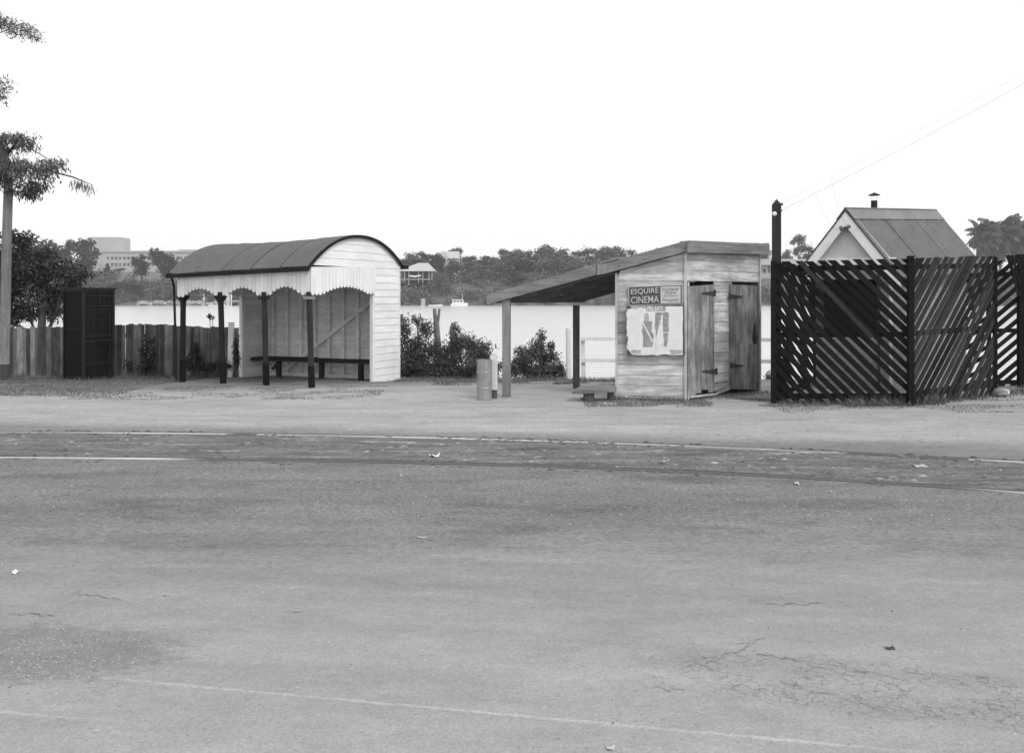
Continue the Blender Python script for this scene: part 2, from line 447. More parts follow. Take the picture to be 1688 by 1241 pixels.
# pebbles lying about (uncountable)
mb = MB()
for i in range(6500):
    if i < 1500: u, v = rng.uniform(-20, 1700), 770 + 120 * rng.random() ** 1.4
    elif i < 2000: u, v = rng.uniform(-20, 1700), rng.uniform(650, 770)
    else: u, v = rng.uniform(-20, 1700), 860 + 378 * rng.random() ** 1.3
    c = G(u, v); r = rng.uniform(.003, .008) * (.42 if v > 860 else 1.2); t = rng.choice((.3, .45, .6, .8, 1.7, 2.2)) if v < 860 or rng.random() < .25 else rng.uniform(.75, 1.9)
    if rng.random() < .012: r *= 2.4
    p = [c + V((math.cos(a) * r * rng.uniform(.7, 1.4), math.sin(a) * r * rng.uniform(.7, 1.4), .003)) for a in (0, 1.2, 2.4, 3.7, 5)]
    top = c + V((0, 0, r * .9 + .004))
    for a, b in zip(p, p[1:] + p[:1]): mb.poly([a, b, top], t)
tag(mb.build('pebbles', plain('pebble', .20, .9, .2, 20)), kind='stuff')
# clods of packed dirt along the rails
mb = MB()
for i in range(1500):
    fn = rail_far if rng.random() < .55 else rail_near
    x = rng.uniform(-9, 7); off = rng.choice((-1, 1)) * rng.uniform(.03, .20)
    if rng.random() < .35: off = rng.uniform(.1, 1.4) * (-1 if fn is rail_far else 1)
    if mnoise.noise((x * .9, off * 2, 5)) < -.05: continue
    y = fn(x) + off; rx, ry, hh = rng.uniform(.012, .06), rng.uniform(.008, .025), rng.uniform(.006, .016)
    t = rng.choice((.35, .5, .6, .8, 1.0, 1.5, 2.0)) if abs(off) > .2 else rng.uniform(.3, .9)
    p = [V((x + math.cos(a) * rx * rng.uniform(.6, 1.3), y + math.sin(a) * ry * rng.uniform(.6, 1.3), .003)) for a in (0, .9, 1.8, 2.7, 3.6, 4.5, 5.4)]
    top = V((x + rng.uniform(-.3, .3) * rx, y, hh + .004))
    for a, b in zip(p, p[1:] + p[:1]): mb.poly([a, b, top], t * rng.uniform(.85, 1.15))
tag(mb.build('dirt_clods', plain('dirt_clod', .18, .95, .3, 30)), kind='stuff')
# stones of the gravelly patch
mb = MB()
for i in range(520):
    u = rng.gauss(70, 90); v = rng.gauss(1088, 30)
    if u > 270: continue
    c = G(u, v); r = rng.uniform(.003, .0075); t = rng.choice((.7, 1.1, 1.5, 1.8))
    p = [c + V((math.cos(a) * r * rng.uniform(.7, 1.5), math.sin(a) * r * rng.uniform(.7, 1.3), .004)) for a in (0, 1.2, 2.4, 3.7, 5)]
    top = c + V((0, 0, r * .7 + .004))
    for a, b in zip(p, p[1:] + p[:1]): mb.poly([a, b, top], t)
tag(mb.build('gravel', plain('gravel_stone', .20, .9, .2, 20)), kind='stuff')

# grass
mb = MB()
def blade(x, y, h, t):
    z = gz(x, y) - .005; a = rng.uniform(0, 6.28); w = rng.uniform(.004, .009)
    dx, dy = math.cos(a) * w, math.sin(a) * w
    l = V((rng.gauss(0, .5), rng.gauss(0, .4), 1)) * h
    mb.poly([(x - dx, y - dy, z), (x + dx, y + dy, z), (x + l.x, y + l.y, z + l.z)], t)
def patch(n, fx, fy, h, thr=-.1, t=(.5, 1.2), sc=1.2):
    k = 0
    for _ in range(n * 4):
        if k >= n: break
        x, y = fx(), fy()
        if mnoise.noise((x * sc, y * sc * 1.6, 7)) < thr: continue
        blade(x, y, h * rng.uniform(.5, 1.5), rng.uniform(*t)); k += 1
un = rng.uniform
patch(26000, lambda: un(-14.5, -7.2), lambda: un(14.7, 19.5), .036, -.5, (.5, 1.3))
patch(4500, lambda: un(-14.5, -7.2), lambda: un(18.2, 19.6), .085, -.2, (.4, 1.0))
patch(9000, lambda: un(-9.5, -2.4), lambda: un(14.2, 16.4), .022, -.05, (.6, 1.4))
patch(3500, lambda: un(-2.6, 2.9), lambda: un(17.9, 18.9), .075, -.2, (.6, 1.3))
patch(2500, lambda: un(-2.6, 2.9), lambda: un(16.6, 18.0), .035, .15)
def along(a, b, n, wid, h, t=(.4, 1.2)):
    for _ in range(n):
        q = V(a).lerp(V(b), rng.random()); blade(q.x + rng.gauss(0, wid * .5), q.y + rng.gauss(0, wid) - .06, h * rng.uniform(.4, 1.5), rng.uniform(*t))
FL, FC, FR = V((4.38, 13.73, 0)), V((6.56, 13.5, 0)), V((8.73, 14.8, 0))
along(FL, FC, 800, .09, .07); along(FC, FR, 600, .09, .07); along(FR, V((10.6, 16.2, 0)), 900, .2, .09)
along((5.4, 13.35, 0), (7.2, 13.75, 0), 500, .05, .15)
along((1.75, 14.3, 0), (3.0, 14.1, 0), 900, .10, .06, (.6, 1.4)); along((3.0, 14.1, 0), (4.8, 15.4, 0), 600, .12, .05, (.6, 1.3))
patch(5000, lambda: un(1.2, 5.2), lambda: un(13.3, 14.4), .028, .0, (.6, 1.4))
patch(6000, lambda: un(4.2, 12), lambda: un(12.6, 14.3), .026, -.05, (.6, 1.4))
along((-6.2, 19.1, 0), (-2.6, 18.5, 0), 500, .12, .06)
tag(mb.build('grass', M_grass), kind='stuff')

# ------------------------------------------------------------------ river
def water_mat():
    m, nt, b = new_mat('river_water', .18, .5); k = N(nt)
    b.inputs['IOR'].default_value = 1.5
    b.inputs['Base Color'].default_value = (.62, .62, .62, 1)
    w = k.noise(k.coord((.5, 1.6, 1)), 1.1, 4, .6); w2 = k.noise(k.coord((.25, .6, 1)), .5, 3, .5)
    sp = k.n('ShaderNodeSeparateXYZ'); k.l(k.coord(), sp.inputs[0])
    bp = k.n('ShaderNodeBump'); bp.inputs['Distance'].default_value = .12
    k.l(k.mr(sp.outputs[1], 262, 279, 1.0, .03, True), bp.inputs['Strength'])
    k.l(k.m('ADD', w, k.m('MULTIPLY', w2, 1.2)), bp.inputs['Height']); k.l(bp.outputs[0], b.inputs['Normal'])
    return m
mb = MB(); mb.grid(lambda x, y: (x, y, -1.6), [-900, -300, 0, 300, 900], [17, 60, 150, 300, 330])
tag(mb.build('river', water_mat()), kind='structure')

# ------------------------------------------------------------------ far bank
PRO = [(270, -4), (284, -2.2), (289, -.7), (305, 4.6), (325, 8.0), (350, 10.5), (400, 14), (520, 16.4), (900, 17.5), (1400, 18)]
def far_z(x, y):
    z = float(np.interp(y, [p[0] for p in PRO], [p[1] for p in PRO]))
    z += 3.6 * math.exp(-(((x + 35) / 13) ** 2 + ((y - 303) / 10) ** 2))
    z += 4.2 * math.exp(-(((x - 99) / 22) ** 2 + ((y - 314) / 13) ** 2))
    if y > 292: z += .8 * mnoise.noise((x * .02, y * .02, 1))
    return z
mb = MB()
mb.grid(lambda x, y: (x, y, far_z(x, y)), [-1300, -700, -400] + frange(-260, 260, 6) + [400, 700, 1300], [268, 278, 284, 287, 290, 294, 298, 303, 308, 314, 320, 328, 338, 350, 370, 400, 450, 520, 620, 900, 1290])
tag(mb.build('hillside', plain('hillside_grass', .11, .95, .35, .12), smooth=True), kind='structure')

def mk_tree(kind, seed):
    r = random.Random(seed); c, t = MB(), MB()       # about 10 units tall, base at origin
    bl = []
    if kind == 'round':
        for i in range(15):
            h = r.uniform(2.2, 8.7); a = r.uniform(0, 6.28); d = r.uniform(.3, 2.7) * (1.0 if h < 6.5 else max(.15, (9.6 - h) / 3.1)); bl.append((V((math.cos(a) * d, math.sin(a) * d, h)), (r.uniform(1.0, 1.7),) * 2 + (r.uniform(.9, 1.4),)))
        bl.append((V((0, 0, 5.2)), (2.4, 2.4, 2.6)))
        n, ln = 2600, .55
    elif kind == 'gum':
        for i in range(12):
            a = r.uniform(0, 6.28); d = r.uniform(.3, 3.4); bl.append((V((math.cos(a) * d, math.sin(a) * d, r.uniform(4.4, 9.2) - d * .6)), (r.uniform(.8, 1.5),) * 2 + (r.uniform(.7, 1.2),)))
        n, ln = 2300, .5
    elif kind == 'cone':
        for i in range(10):
            h = .8 + i * .9; w = 2.3 * (1 - i / 11) + .3
            for q in range(3): bl.append((V((r.uniform(-1, 1) * w * .6, r.uniform(-1, 1) * w * .6, h + r.uniform(-.3, .3))), (w * .6, w * .6, .75)))
        n, ln = 1500, .5
    elif kind == 'umbrella':
        for i in range(24):
            a = r.uniform(0, 6.28); d = r.uniform(.2, 4.2); bl.append((V((math.cos(a) * d, math.sin(a) * d, 9.2 - d * d * .11 + r.uniform(-.7, .3) - (2.2 if r.random() < .3 else 0))), (r.uniform(.9, 1.5),) * 2 + (r.uniform(.45, .75),)))
        n, ln = 2600, .45
    elif kind == 'tall':
        for i in range(14):
            h = r.uniform(3.0, 9.2); d = r.uniform(.2, 1.9) * (1.15 - abs(h - 6.5) / 5); a = r.uniform(0, 6.28)
            bl.append((V((math.cos(a) * d, math.sin(a) * d, h)), (r.uniform(.8, 1.4),) * 2 + (r.uniform(.8, 1.3),)))
        n, ln = 2600, .5
    leaves(c, bl, n, ln, ln * .75, r, .1, 10, .46, .3, 1.9)
    t.tube([(0, 0, -1), (.1, 0, 2), (r.uniform(-.3, .3), r.uniform(-.3, .3), 5), (r.uniform(-.4, .4), 0, 7.2)], [.26, .2, .15, .05], 7)
    for b, _ in bl[:8]:
        t.tube([(0, 0, r.uniform(2.2, 4)), V(b) * .6 + V((0, 0, 1.4)), b], [.12, .08, .03], 5)
    return c, t
KINDS = {}
for kd, ns in (('round', 3), ('gum', 3), ('cone', 1), ('umbrella', 1), ('tall', 2)):
    KINDS[kd] = []
    for s in range(ns):
        c, t = mk_tree(kd, 100 + s * 7 + len(kd)); KINDS[kd].append((c, t))
TREE_ME = {}
def far_tree(kind, var, u, vtop, y, wpx, label, group=None, dark=False, name='gum_tree', vbase=None):
    x = (u - U0) / F * y; zt = CZ + (V0 - vtop) / F * y; zb = far_z(x, y) if vbase is None else CZ + (V0 - vbase) / F * y
    hgt = max(2.5, zt - zb); sw = wpx / F * y / {'round': 7.2, 'gum': 7.6, 'cone': 5.2, 'umbrella': 9.6, 'tall': 5.4}[kind]
    rt = D.objects.new(name, None); COL.objects.link(rt); rt.location = (x, y, zb); PM[rt.name] = Matrix.Translation(rt.location)
    rt.scale = (sw, sw, hgt / 9.9); rt.rotation_euler.z = rng.uniform(0, 6.28)
    tag(rt, label, 'tree', group)
    key = (kind, var, dark)
    if key not in TREE_ME:
        c, t = KINDS[kind][var]
        oc = c.build('crown', M_leaf_fard if dark else M_leaf_far); ot = t.build('trunk', M_barkd if dark else M_bark)
        TREE_ME[key] = (oc.data, ot.data)
        for o in (oc, ot): D.objects.remove(o)
    for nm, me in zip(('crown', 'trunk'), TREE_ME[key]):
        o = D.objects.new(nm, me); COL.objects.link(o); o.parent = rt
    return rt
# trees one can name
far_tree('round', 0, 78, 393, 296, 82, 'dark rounded far bank gum, leftmost of the tall trees by the pale tower', dark=True)
far_tree('gum', 0, 112, 392, 300, 50, 'open airy gum tree on the far bank between the dark rounded gum and the tower', dark=True)
far_tree('gum', 1, 147, 393, 298, 64, 'spreading gum tree on the far bank just overlapping the left side of the pale tower', dark=True)
far_tree('tall', 0, 234, 418, 318, 34, 'slim dark tree standing left of the darker tree before the long pale building', dark=True, vbase=470)
far_tree('tall', 1, 270, 412, 312, 56, 'broad dark tree before the long pale building, close to the shelter roof', dark=True, vbase=478)
far_tree('cone', 0, 177, 434, 320, 30, 'small cone shaped tree below the pale building on the far bank', dark=True, name='conifer_tree')
far_tree('umbrella', 0, 1316, 388, 372, 40, 'flat topped umbrella gum rising right of the tarred pole on the far skyline')
far_tree('round', 1, 1296, 408, 360, 26, 'small rounded tree left of and below the flat topped umbrella gum')
far_tree('round', 2, 1331, 404, 366, 32, 'dense rounded tree right of and below the flat topped umbrella gum', dark=True)
far_tree('gum', 2, 757, 404, 372, 42, 'thin pointed tree standing behind the pale gable roof on the far hill')
far_tree('round', 0, 722, 416, 322, 28, 'dark rounded tree directly right of the hip roofed house across the river', dark=True)
far_tree('round', 1, 748, 424, 312, 40, 'broad tree below the pale gable roof on the far hill')
# woods: skyline row, then the slope below it
GA = 'trees along the far skyline'
for u, v, w in [(30, 404, 60), (-20, 398, 60), (196, 446, 24), (300, 436, 30), (330, 430, 40), (370, 428, 40), (420, 424, 45), (470, 424, 45), (520, 424, 45), (570, 424, 45), (620, 422, 45),
                (655, 420, 34), (680, 413, 44), (704, 414, 40), (776, 418, 34), (800, 418, 40), (826, 408, 38), (852, 405, 42), (876, 411, 36), (900, 404, 40), (925, 409, 46), (950, 411, 38), (973, 404, 46), (996, 402, 40), (1018, 405, 40), (1042, 406, 38),
                (1062, 415, 34), (1084, 405, 42), (1106, 402, 40), (1128, 405, 40), (1160, 410, 44), (1200, 412, 44), (1240, 416, 40), (1256, 412, 34), (1279, 420, 20), (1360, 412, 40), (1400, 410, 44), (1440, 412, 44), (1490, 410, 44), (1540, 410, 44), (1590, 428, 40)] + [(q, 424 + (q * 7 % 9), 38) for q in range(662, 1130, 19)]:
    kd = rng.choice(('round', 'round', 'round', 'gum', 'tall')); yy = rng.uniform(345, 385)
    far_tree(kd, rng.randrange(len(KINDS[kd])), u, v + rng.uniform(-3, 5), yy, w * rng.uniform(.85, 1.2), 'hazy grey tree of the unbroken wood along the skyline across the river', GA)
GB = 'trees on the far slope'
for u, v, w in ((12, 432, 50), (60, 436, 44), (105, 440, 40), (150, 446, 40), (670, 447, 30), (776, 436, 40), (800, 432, 40), (826, 428, 44), (846, 425, 40), (872, 424, 44), (900, 422, 52), (930, 420, 48), (955, 424, 44), (985, 428, 44), (1010, 430, 44),
                (735, 446, 36), (765, 450, 36), (790, 452, 40), (818, 448, 44), (850, 446, 44), (880, 446, 40), (1040, 430, 44), (1080, 430, 44), (1120, 432, 44), (1380, 434, 40), (1430, 436, 40), (1480, 436, 40), (1530, 436, 40), (1580, 446, 40), (1640, 452, 40), (1690, 450, 40), (668, 463, 30), (690, 464, 30), (712, 462, 28), (725, 458, 34), (200, 462, 40), (222, 470, 34), (165, 462, 40), (130, 460, 40), (95, 460, 40)):
    kd = rng.choice(('round', 'round', 'gum', 'tall')); yy = rng.uniform(306, 334) if v < 457 else rng.uniform(294, 297)
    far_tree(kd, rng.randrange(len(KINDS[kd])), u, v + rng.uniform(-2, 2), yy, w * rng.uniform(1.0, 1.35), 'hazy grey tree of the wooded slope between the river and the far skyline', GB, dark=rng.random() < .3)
# scrub that covers the bank as one mass
mb = MB(); r2 = random.Random(31)
for i in range(1250):
    x = r2.uniform(-205, 215); y = 287.5 + 55 * r2.random() ** 1.3
    u = U0 + F * x / y
    if 662 < u < 716 and 292 < y < 312: y = r2.uniform(288, 292)
    if 1245 < u < 1345 and 300 < y < 325: y = r2.uniform(288, 296)
    if 190 < u < 310 and y > 312: continue
    if 225 < u < 400 and y < 296: y = r2.uniform(296, 310)
    rr = r2.uniform(1.5, 3.3)
    if 225 < u < 262: rr *= .6
    z = far_z(x, y)
    tn = r2.uniform(.6, 1.3)
    leaves(mb, [(V((x, y, z + rr * .55)), (rr * 1.15, rr, rr * r2.uniform(.75, 1.15)))], 105, .80, .6, r2, 0, 7, .5, .5 * tn, 1.5 * tn)
for i in range(170):
    u = r2.uniform(120, 430); y = r2.uniform(290.5, 307); x = (u - U0) / F * y
    if 228 < u < 262 and y < 297: continue
    rr = r2.uniform(1.4, 2.6); tn = r2.uniform(.4, .9)
    if u > 320: rr *= .7
    leaves(mb, [(V((x, y, far_z(x, y) + rr * .6)), (rr * 1.2, rr, rr * r2.uniform(.9, 1.2)))], 110, .75, .55, r2, 0, 7, .5, .5 * tn, 1.5 * tn)
tag(mb.build('bank_scrub', M_leaf_under), kind='stuff')

# long pale building with tower
def PX(u, v, y): return P(u, v, y)
bt = thing('public_building', PX(240, 446, 520), 'long pale two storey building with a square tower on the hill across the river', 'building')
mb = MB(); a = PX(168, 416, 520); b = PX(345, 416, 520); zb = 14.5
mb.box((a.x, 520, zb), (b.x, 536, a.z)); mb.build('wall', M_stone, bt)
mb = MB(); mb.box((a.x - .4, 519.4, a.z), (b.x + .4, 536.4, a.z + 1.0)); e = PX(300, 413, 520); mb.box((e.x - 4, 524, a.z + 1.0), (b.x, 534, a.z + 2.0)); mb.build('parapet', M_stone, bt)
mb = MB(); t0, t1 = PX(141, 391, 530), PX(198, 391, 530)
mb.prism([(t0.x, 530, zb), (t1.x + .6, 530, zb), (t1.x, 530, t0.z), (t0.x + 1.5, 530, t0.z)], (0, 14, 0)); mb.build('tower', M_stone, bt)
mb = MB(); c0 = PX(178, 443.5, 517.5); mb.box((c0.x, 517, zb), (b.x, 518, c0.z)); mb.build('terrace_wall', M_stone, bt)
for k in range(23):
    for (v0, v1) in ((423.5, 428.2), (433.6, 438.8)):
        uu = 176 + 6.72 * k; p0, p1 = PX(uu, v1, 519.94), PX(uu + (4.6 if k % 3 else 3.4), v0, 519.94)
        w = MB(); w.box((p0.x, 519.94, p0.z), (p1.x, 520.1, p1.z)); w.build('window', M_glass, bt)

# houses across the river
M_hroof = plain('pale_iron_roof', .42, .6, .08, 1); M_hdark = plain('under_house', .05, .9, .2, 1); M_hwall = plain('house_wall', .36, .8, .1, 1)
h = thing('river_house', (PX(688, 460, 300)), 'low house with pale hip roof and open verandah right of the white shelter', 'house')
e0, e1 = PX(656, 448, 300), PX(717, 446, 300); rz = PX(0, 433.5, 303).z; ez = e0.z + .15
r0, r1 = PX(690, 0, 303).x, PX(706, 0, 303).x
mb = MB(); A0, A1, A2, A3 = (e0.x, 297.5, ez), (e1.x, 297.5, ez), (e1.x, 309, ez), (e0.x, 309, ez); R0, R1 = (r0, 303, rz), (r1, 303, rz)
mb.poly([A0, A1, R1, R0]); mb.poly([A1, A2, R1]); mb.poly([A2, A3, R0, R1]); mb.poly([A3, A0, R0]); mb.poly([A0, A3, A2, A1], .5)
mb.build('roof', M_hroof, h)
fz = PX(0, 460, 300).z
mb = MB(); mb.box((e0.x + 2.5, 301.2, fz - 4), (e1.x - 2, 308, ez)); mb.build('wall', M_hdark, h)  # near-black colour stands in for the shade of the open verandah
mb = MB(); mb.box((e0.x + 1.2, 298.2, fz - .35), (e1.x - 1.2, 301.1, fz)); mb.build('verandah_floor', M_hwall, h)
for uu in (667, 674, 690, 697, 707, 712):
    x = PX(uu, 0, 298.4).x; w = MB(); w.box((x - .16, 298.3, fz - 3.5), (x + .16, 298.6, ez)); w.build('verandah_post', M_hwall, h)
mb = MB(); x0, x1 = PX(674, 0, 298.2).x, PX(694, 0, 298.2).x
mb.prism([(x0, 298, fz + .9), ((x0 + x1) / 2, 298, fz + .6), (x1, 298, fz + 1.0), (x1, 298, fz + 1.5), ((x0 + x1) / 2, 298, fz + 1.15), (x0, 298, fz + 1.4)], (0, .12, 0)); mb.build('washing', M_boat, h)
h = thing('hill_house', PX(745, 428, 345), 'pale gable roof showing among trees at the top of the far hill', 'house')
a, b = PX(730, 414, 345), PX(757, 414, 345); q = PX(757, 427, 345)
mb = MB(); mb.poly([(a.x, 347, a.z), (b.x, 347, a.z), (b.x + .4, 341, q.z), (a.x + 3, 341, q.z)]); mb.poly([(a.x, 347, a.z), (b.x, 347, a.z), (b.x + .4, 353, q.z), (a.x + 3, 353, q.z)]); mb.build('roof', M_hroof, h)
mb = MB(); mb.prism([(b.x - .1, 341.6, q.z - 3), (b.x - .1, 352.4, q.z - 3), (b.x - .1, 352.4, q.z), (b.x - .1, 347, a.z - .1), (b.x - .1, 341.6, q.z)], (-8, 0, 0)); mb.build('wall', M_hwall, h)
h = thing('long_house', PX(1290, 452, 311), 'long low house with grey roof on the far bank right of the ticket hut', 'house')
a, b = PX(1244, 427, 314), PX(1345, 427, 314); q = PX(0, 437, 308)
mb = MB(); mb.poly([(a.x, 314, a.z), (b.x, 314, a.z), (b.x + 1.5, 307, q.z), (a.x - 1.5, 307, q.z)]); mb.poly([(a.x, 314, a.z), (b.x, 314, a.z), (b.x + 1.5, 321, q.z), (a.x - 1.5, 321, q.z)]); mb.build('roof', plain('grey_iron_roof', .27, .7, .08, 1), h)
g0 = PX(0, 452.5, 308.5).z
mb = MB(); mb.box((a.x - 1, 308.5, g0 - 2), (b.x + 1, 319, q.z - .05)); mb.build('wall', M_hwall, h)
for (u0, u1, v0, v1, nm, mm) in ((1251, 1256, 439, 449, 'window', M_glass), (1258, 1262.5, 443.5, 450, 'door', M_hdark), (1266, 1270, 439, 450, 'window', M_glass), (1290, 1296, 439, 449, 'window', M_glass), (1310, 1316, 439, 449, 'window', M_glass)):
    p0, p1 = PX(u0, v1, 308.4), PX(u1, v0, 308.4); w = MB(); w.box((p0.x, 308.4, p0.z), (p1.x, 308.55, p1.z)); w.build(nm, mm, h)
h = thing('small_house', PX(1267, 420, 392), 'tiny white house high on the far hill above the long low house', 'house')
p0, p1 = PX(1259, 421, 390), PX(1275, 415.5, 390)
mb = MB(); mb.box((p0.x, 390, p0.z - 3), (p1.x, 396, p1.z)); mb.build('wall', M_boat, h)
mb = MB(); mb.prism([(p0.x - .5, 389.5, p1.z), (p1.x + .5, 389.5, p1.z), ((p0.x + p1.x) / 2, 389.5, p1.z + 1.1)], (0, 7, 0)); mb.build('roof', M_hroof, h)
p2 = PX(1265, 420, 389.9); mb = MB(); mb.box((p2.x, 389.9, p2.z), (p2.x + 1.6, 390.05, p2.z + .8)); mb.build('window', M_glass, h)

# small lean-to, stone edging, boats, jetty on the far bank
h = thing('boat_shed', PX(246, 488, 291), 'small tilted shed with pale roof at the far water edge left of the shelter', 'shed')
a = PX(237, 480, 291); b = PX(254, 474, 291)
mb = MB(); mb.poly([(a.x, 289.5, a.z), (b.x - .8, 289.5, a.z + .9), (b.x, 292, b.z), (a.x + 1, 292, b.z - .5)]); mb.poly([(a.x, 289.5, a.z - .15), (b.x - .8, 289.5, a.z + .75), (b.x, 292, b.z - .15), (a.x + 1, 292, b.z - .65)]); mb.build('roof', M_hroof, h)
mb = MB(); mb.box((a.x + .6, 290.2, a.z - 3.2), (b.x - .3, 292, a.z - .1)); mb.build('wall', M_hdark, h)
mb = MB(); r3 = random.Random(5)
for i in range(150):
    u = r3.uniform(228, 400); y = r3.uniform(287, 289); x = (u - U0) / F * y; s = r3.uniform(.35, .75); z = far_z(x, y) + r3.uniform(-.2, .9)
    pts = [V((x, y, z)) + rvec(r3).normalized() * s for _ in range(8)]
    mb.hexa([(x - s, y - s, z - s * .6), (x + s * r3.uniform(.7, 1.2), y - s, z - s * .6), (x + s, y + s, z - s * .5), (x - s, y + s, z - s * .5), (x - s * .8, y - s * .6, z + s * .5), (x + s * .7, y - s * .8, z + s * .45), (x + s * .7, y + s, z + s * .6), (x - s, y + s, z + s * .5)], r3.uniform(.5, 1.2))
tag(mb.build('rock_edging', plain('bank_rock', .34, .9, .2, 1)), kind='stuff')
def boat(px, y, L, label, cabin=True, name='motor_boat', cat='boat'):
    c = PX(px, 0, y); t = thing(name, (c.x, y, -1.6), label, cat); B = 2.0 if cabin else 1.6
    mb = MB(); secs = []
    for i in range(9):
        s = i / 8; x = c.x + (s - .5) * L; w = B / 2 * (1 - max(0, (s - .45) / .55) ** 2.2) * (.86 + .14 * min(1, s * 4)); hh = (.78 if cabin else .35) + .5 * max(0, s - .3) ** 1.5 * (1 if cabin else .4)
        secs.append([(x, y - w, -1.6 + hh), (x, y - w * .8, -1.75), (x, y, -1.95), (x, y + w * .8, -1.75), (x, y + w, -1.6 + hh)])
    for p, q in zip(secs, secs[1:]):
        for j in range(4): mb.poly([p[j], q[j], q[j + 1], p[j + 1]])
        mb.poly([p[4], q[4], q[0], p[0]], .9)
    mb.poly(secs[0])
    mb.build('hull', M_boat, t)
    if cabin:
        mb = MB(); x0, x1 = c.x - L * .40, c.x + L * .22; z0 = -1.0
        mb.prism([(x0, y - .75, z0), (x1 + .5, y - .75, z0 + .1), (x1, y - .75, z0 + 1.5), (x0, y - .75, z0 + 1.5)], (0, 1.5, 0)); mb.build('cabin', M_boat, t)
        mb = MB(); mb.box((x0 - .2, y - .95, z0 + 1.5), (x1 + .3, y + .95, z0 + 1.62)); mb.build('roof', M_boat, t)
        for k in range(3):
            mb = MB(); xa = x0 + .35 + k * 1.15; mb.box((xa, y - .79, z0 + .75), (xa + .8, y - .76, z0 + 1.3)); mb.build('window', M_glass, t)
        mb = MB(); mb.tube([(x1 - .3, y, z0 + 1.6), (x1 - .1, y, z0 + 3.6)], .06, 6); mb.build('mast', M_boat, t)
    return t
boat(757, 280, 5.8, 'white cabin cruiser moored under the far bank trees')
boat(718, 281, 4.8, 'low pale punt floating left of the white cabin cruiser', False, 'punt')
boat(358, 281, 5.6, 'white flat boat moored on the far shore, seen between the shelter posts', False, 'barge')
h = thing('bathing_box', PX(700, 503, 283), 'tiny pale boxy shed standing at the far water edge left of the punt', 'shed')
p0, p1 = PX(693, 503, 283), PX(701, 492, 283)
mb = MB(); mb.prism([(p0.x, 283, -2), (p1.x, 283, -2), (p1.x, 283, p1.z), (p0.x + .4, 283, p1.z)], (0, 3, 0)); mb.build('wall', M_hwall, h)
mb = MB(); mb.prism([(p1.x + .05, 283, -2), (p1.x + 1.2, 284.5, -2), (p1.x + .6, 284.5, p1.z - .2), (p1.x + .05, 283, p1.z + .1)], (.1, 2, 0)); mb.build('door', M_hdark, h)
j = thing('landing_stage', PX(379, 497, 285), 'pale landing stage posts on the far shore beside the white flat boat', 'jetty')
for uu in (374.5, 377.5, 381.5):
    q = PX(uu, 0, 285); mb = MB(); mb.box((q.x - .15, 284.8, -2.4), (q.x + .15, 285.1, PX(0, 481 + (uu < 375) * 4, 285).z)); mb.build('pile', M_boat, j)
q0, q1 = PX(372, 495, 285), PX(392, 497, 285); mb = MB(); mb.box((q0.x, 284.6, q1.z), (q1.x, 287.5, q1.z + .3)); mb.build('deck', M_stone, j)
j = thing('channel_marker', PX(336, 503, 284), 'small white channel marker on the far shore left of the flat boat', 'marker')
q = PX(336, 0, 284); mb = MB(); mb.tube([(q.x, 284, -2.5), (q.x, 284, 2.6)], .14, 6); mb.build('pile', M_hwall, j)
mb = MB(); mb.prism([(q.x - .45, 283.9, .6), (q.x + .45, 283.9, .6), (q.x, 283.9, 1.6)], (0, .1, 0)); mb.build('topmark', M_boat, j)

# palms on the far bank at the right
for i, (u, vt, wpx, lab) in enumerate(((1622, 368, 46, 'shaggy palm on the far bank, left one of the three above the slatted fence'), (1648, 362, 52, 'tallest shaggy palm, in the middle of the three above the slatted fence'), (1677, 365, 46, 'shaggy palm on the far bank, right one of the three above the slatted fence'))):
    y = 292 + i * 3; x = (u - U0) / F * y; zt = CZ + (V0 - vt) / F * y; zb = far_z(x, y); S = wpx / F * y * .72
    t = thing('palm_tree', (x, y, zb), lab, 'palm', 'palms on the far bank'); rp = random.Random(40 + i)
    mb = MB(); top = zt - S * .50; mb.tube([(x, y, zb - 1), (x + .2, y, (zb + top) / 2), (x, y, top)], [.5, .42, .4], 8); mb.build('trunk', M_barkd, t)
    mb = MB()
    for k in range(150):
        a = rp.uniform(0, 6.28); up = rp.uniform(-1.45, 1.25) if k < 95 else rp.uniform(-1.5, -.7); L = S * rp.uniform(.85, 1.15)
        d = V((math.cos(a) * math.cos(up), math.sin(a) * math.cos(up), math.sin(up))); p = V((x, y, top - (0 if k < 95 else rp.uniform(.3, 3.5)))); tn = rp.uniform(.5, 1.4)
        for s in range(8):
            d = (d + V((0, 0, -.16))).normalized(); q = p + d * L / 8
            for sg in (-1, 1):
                sd = d.cross(V((0, 0, 1)))
                sd = (sd.normalized() if sd.length > .01 else V((1, 0, 0))) * sg
                wl = S * .27 * math.sin(math.pi * (s + 1.2) / 9.6)
                mb.poly([p, q, q + sd * wl * .8 + V((0, 0, -wl * .75)), p + sd * wl * .55 + d * .2 + V((0, 0, -wl * .6))], tn * rp.uniform(.45, 1.5))
            p = q
    mb.build('crown', M_frond, t)

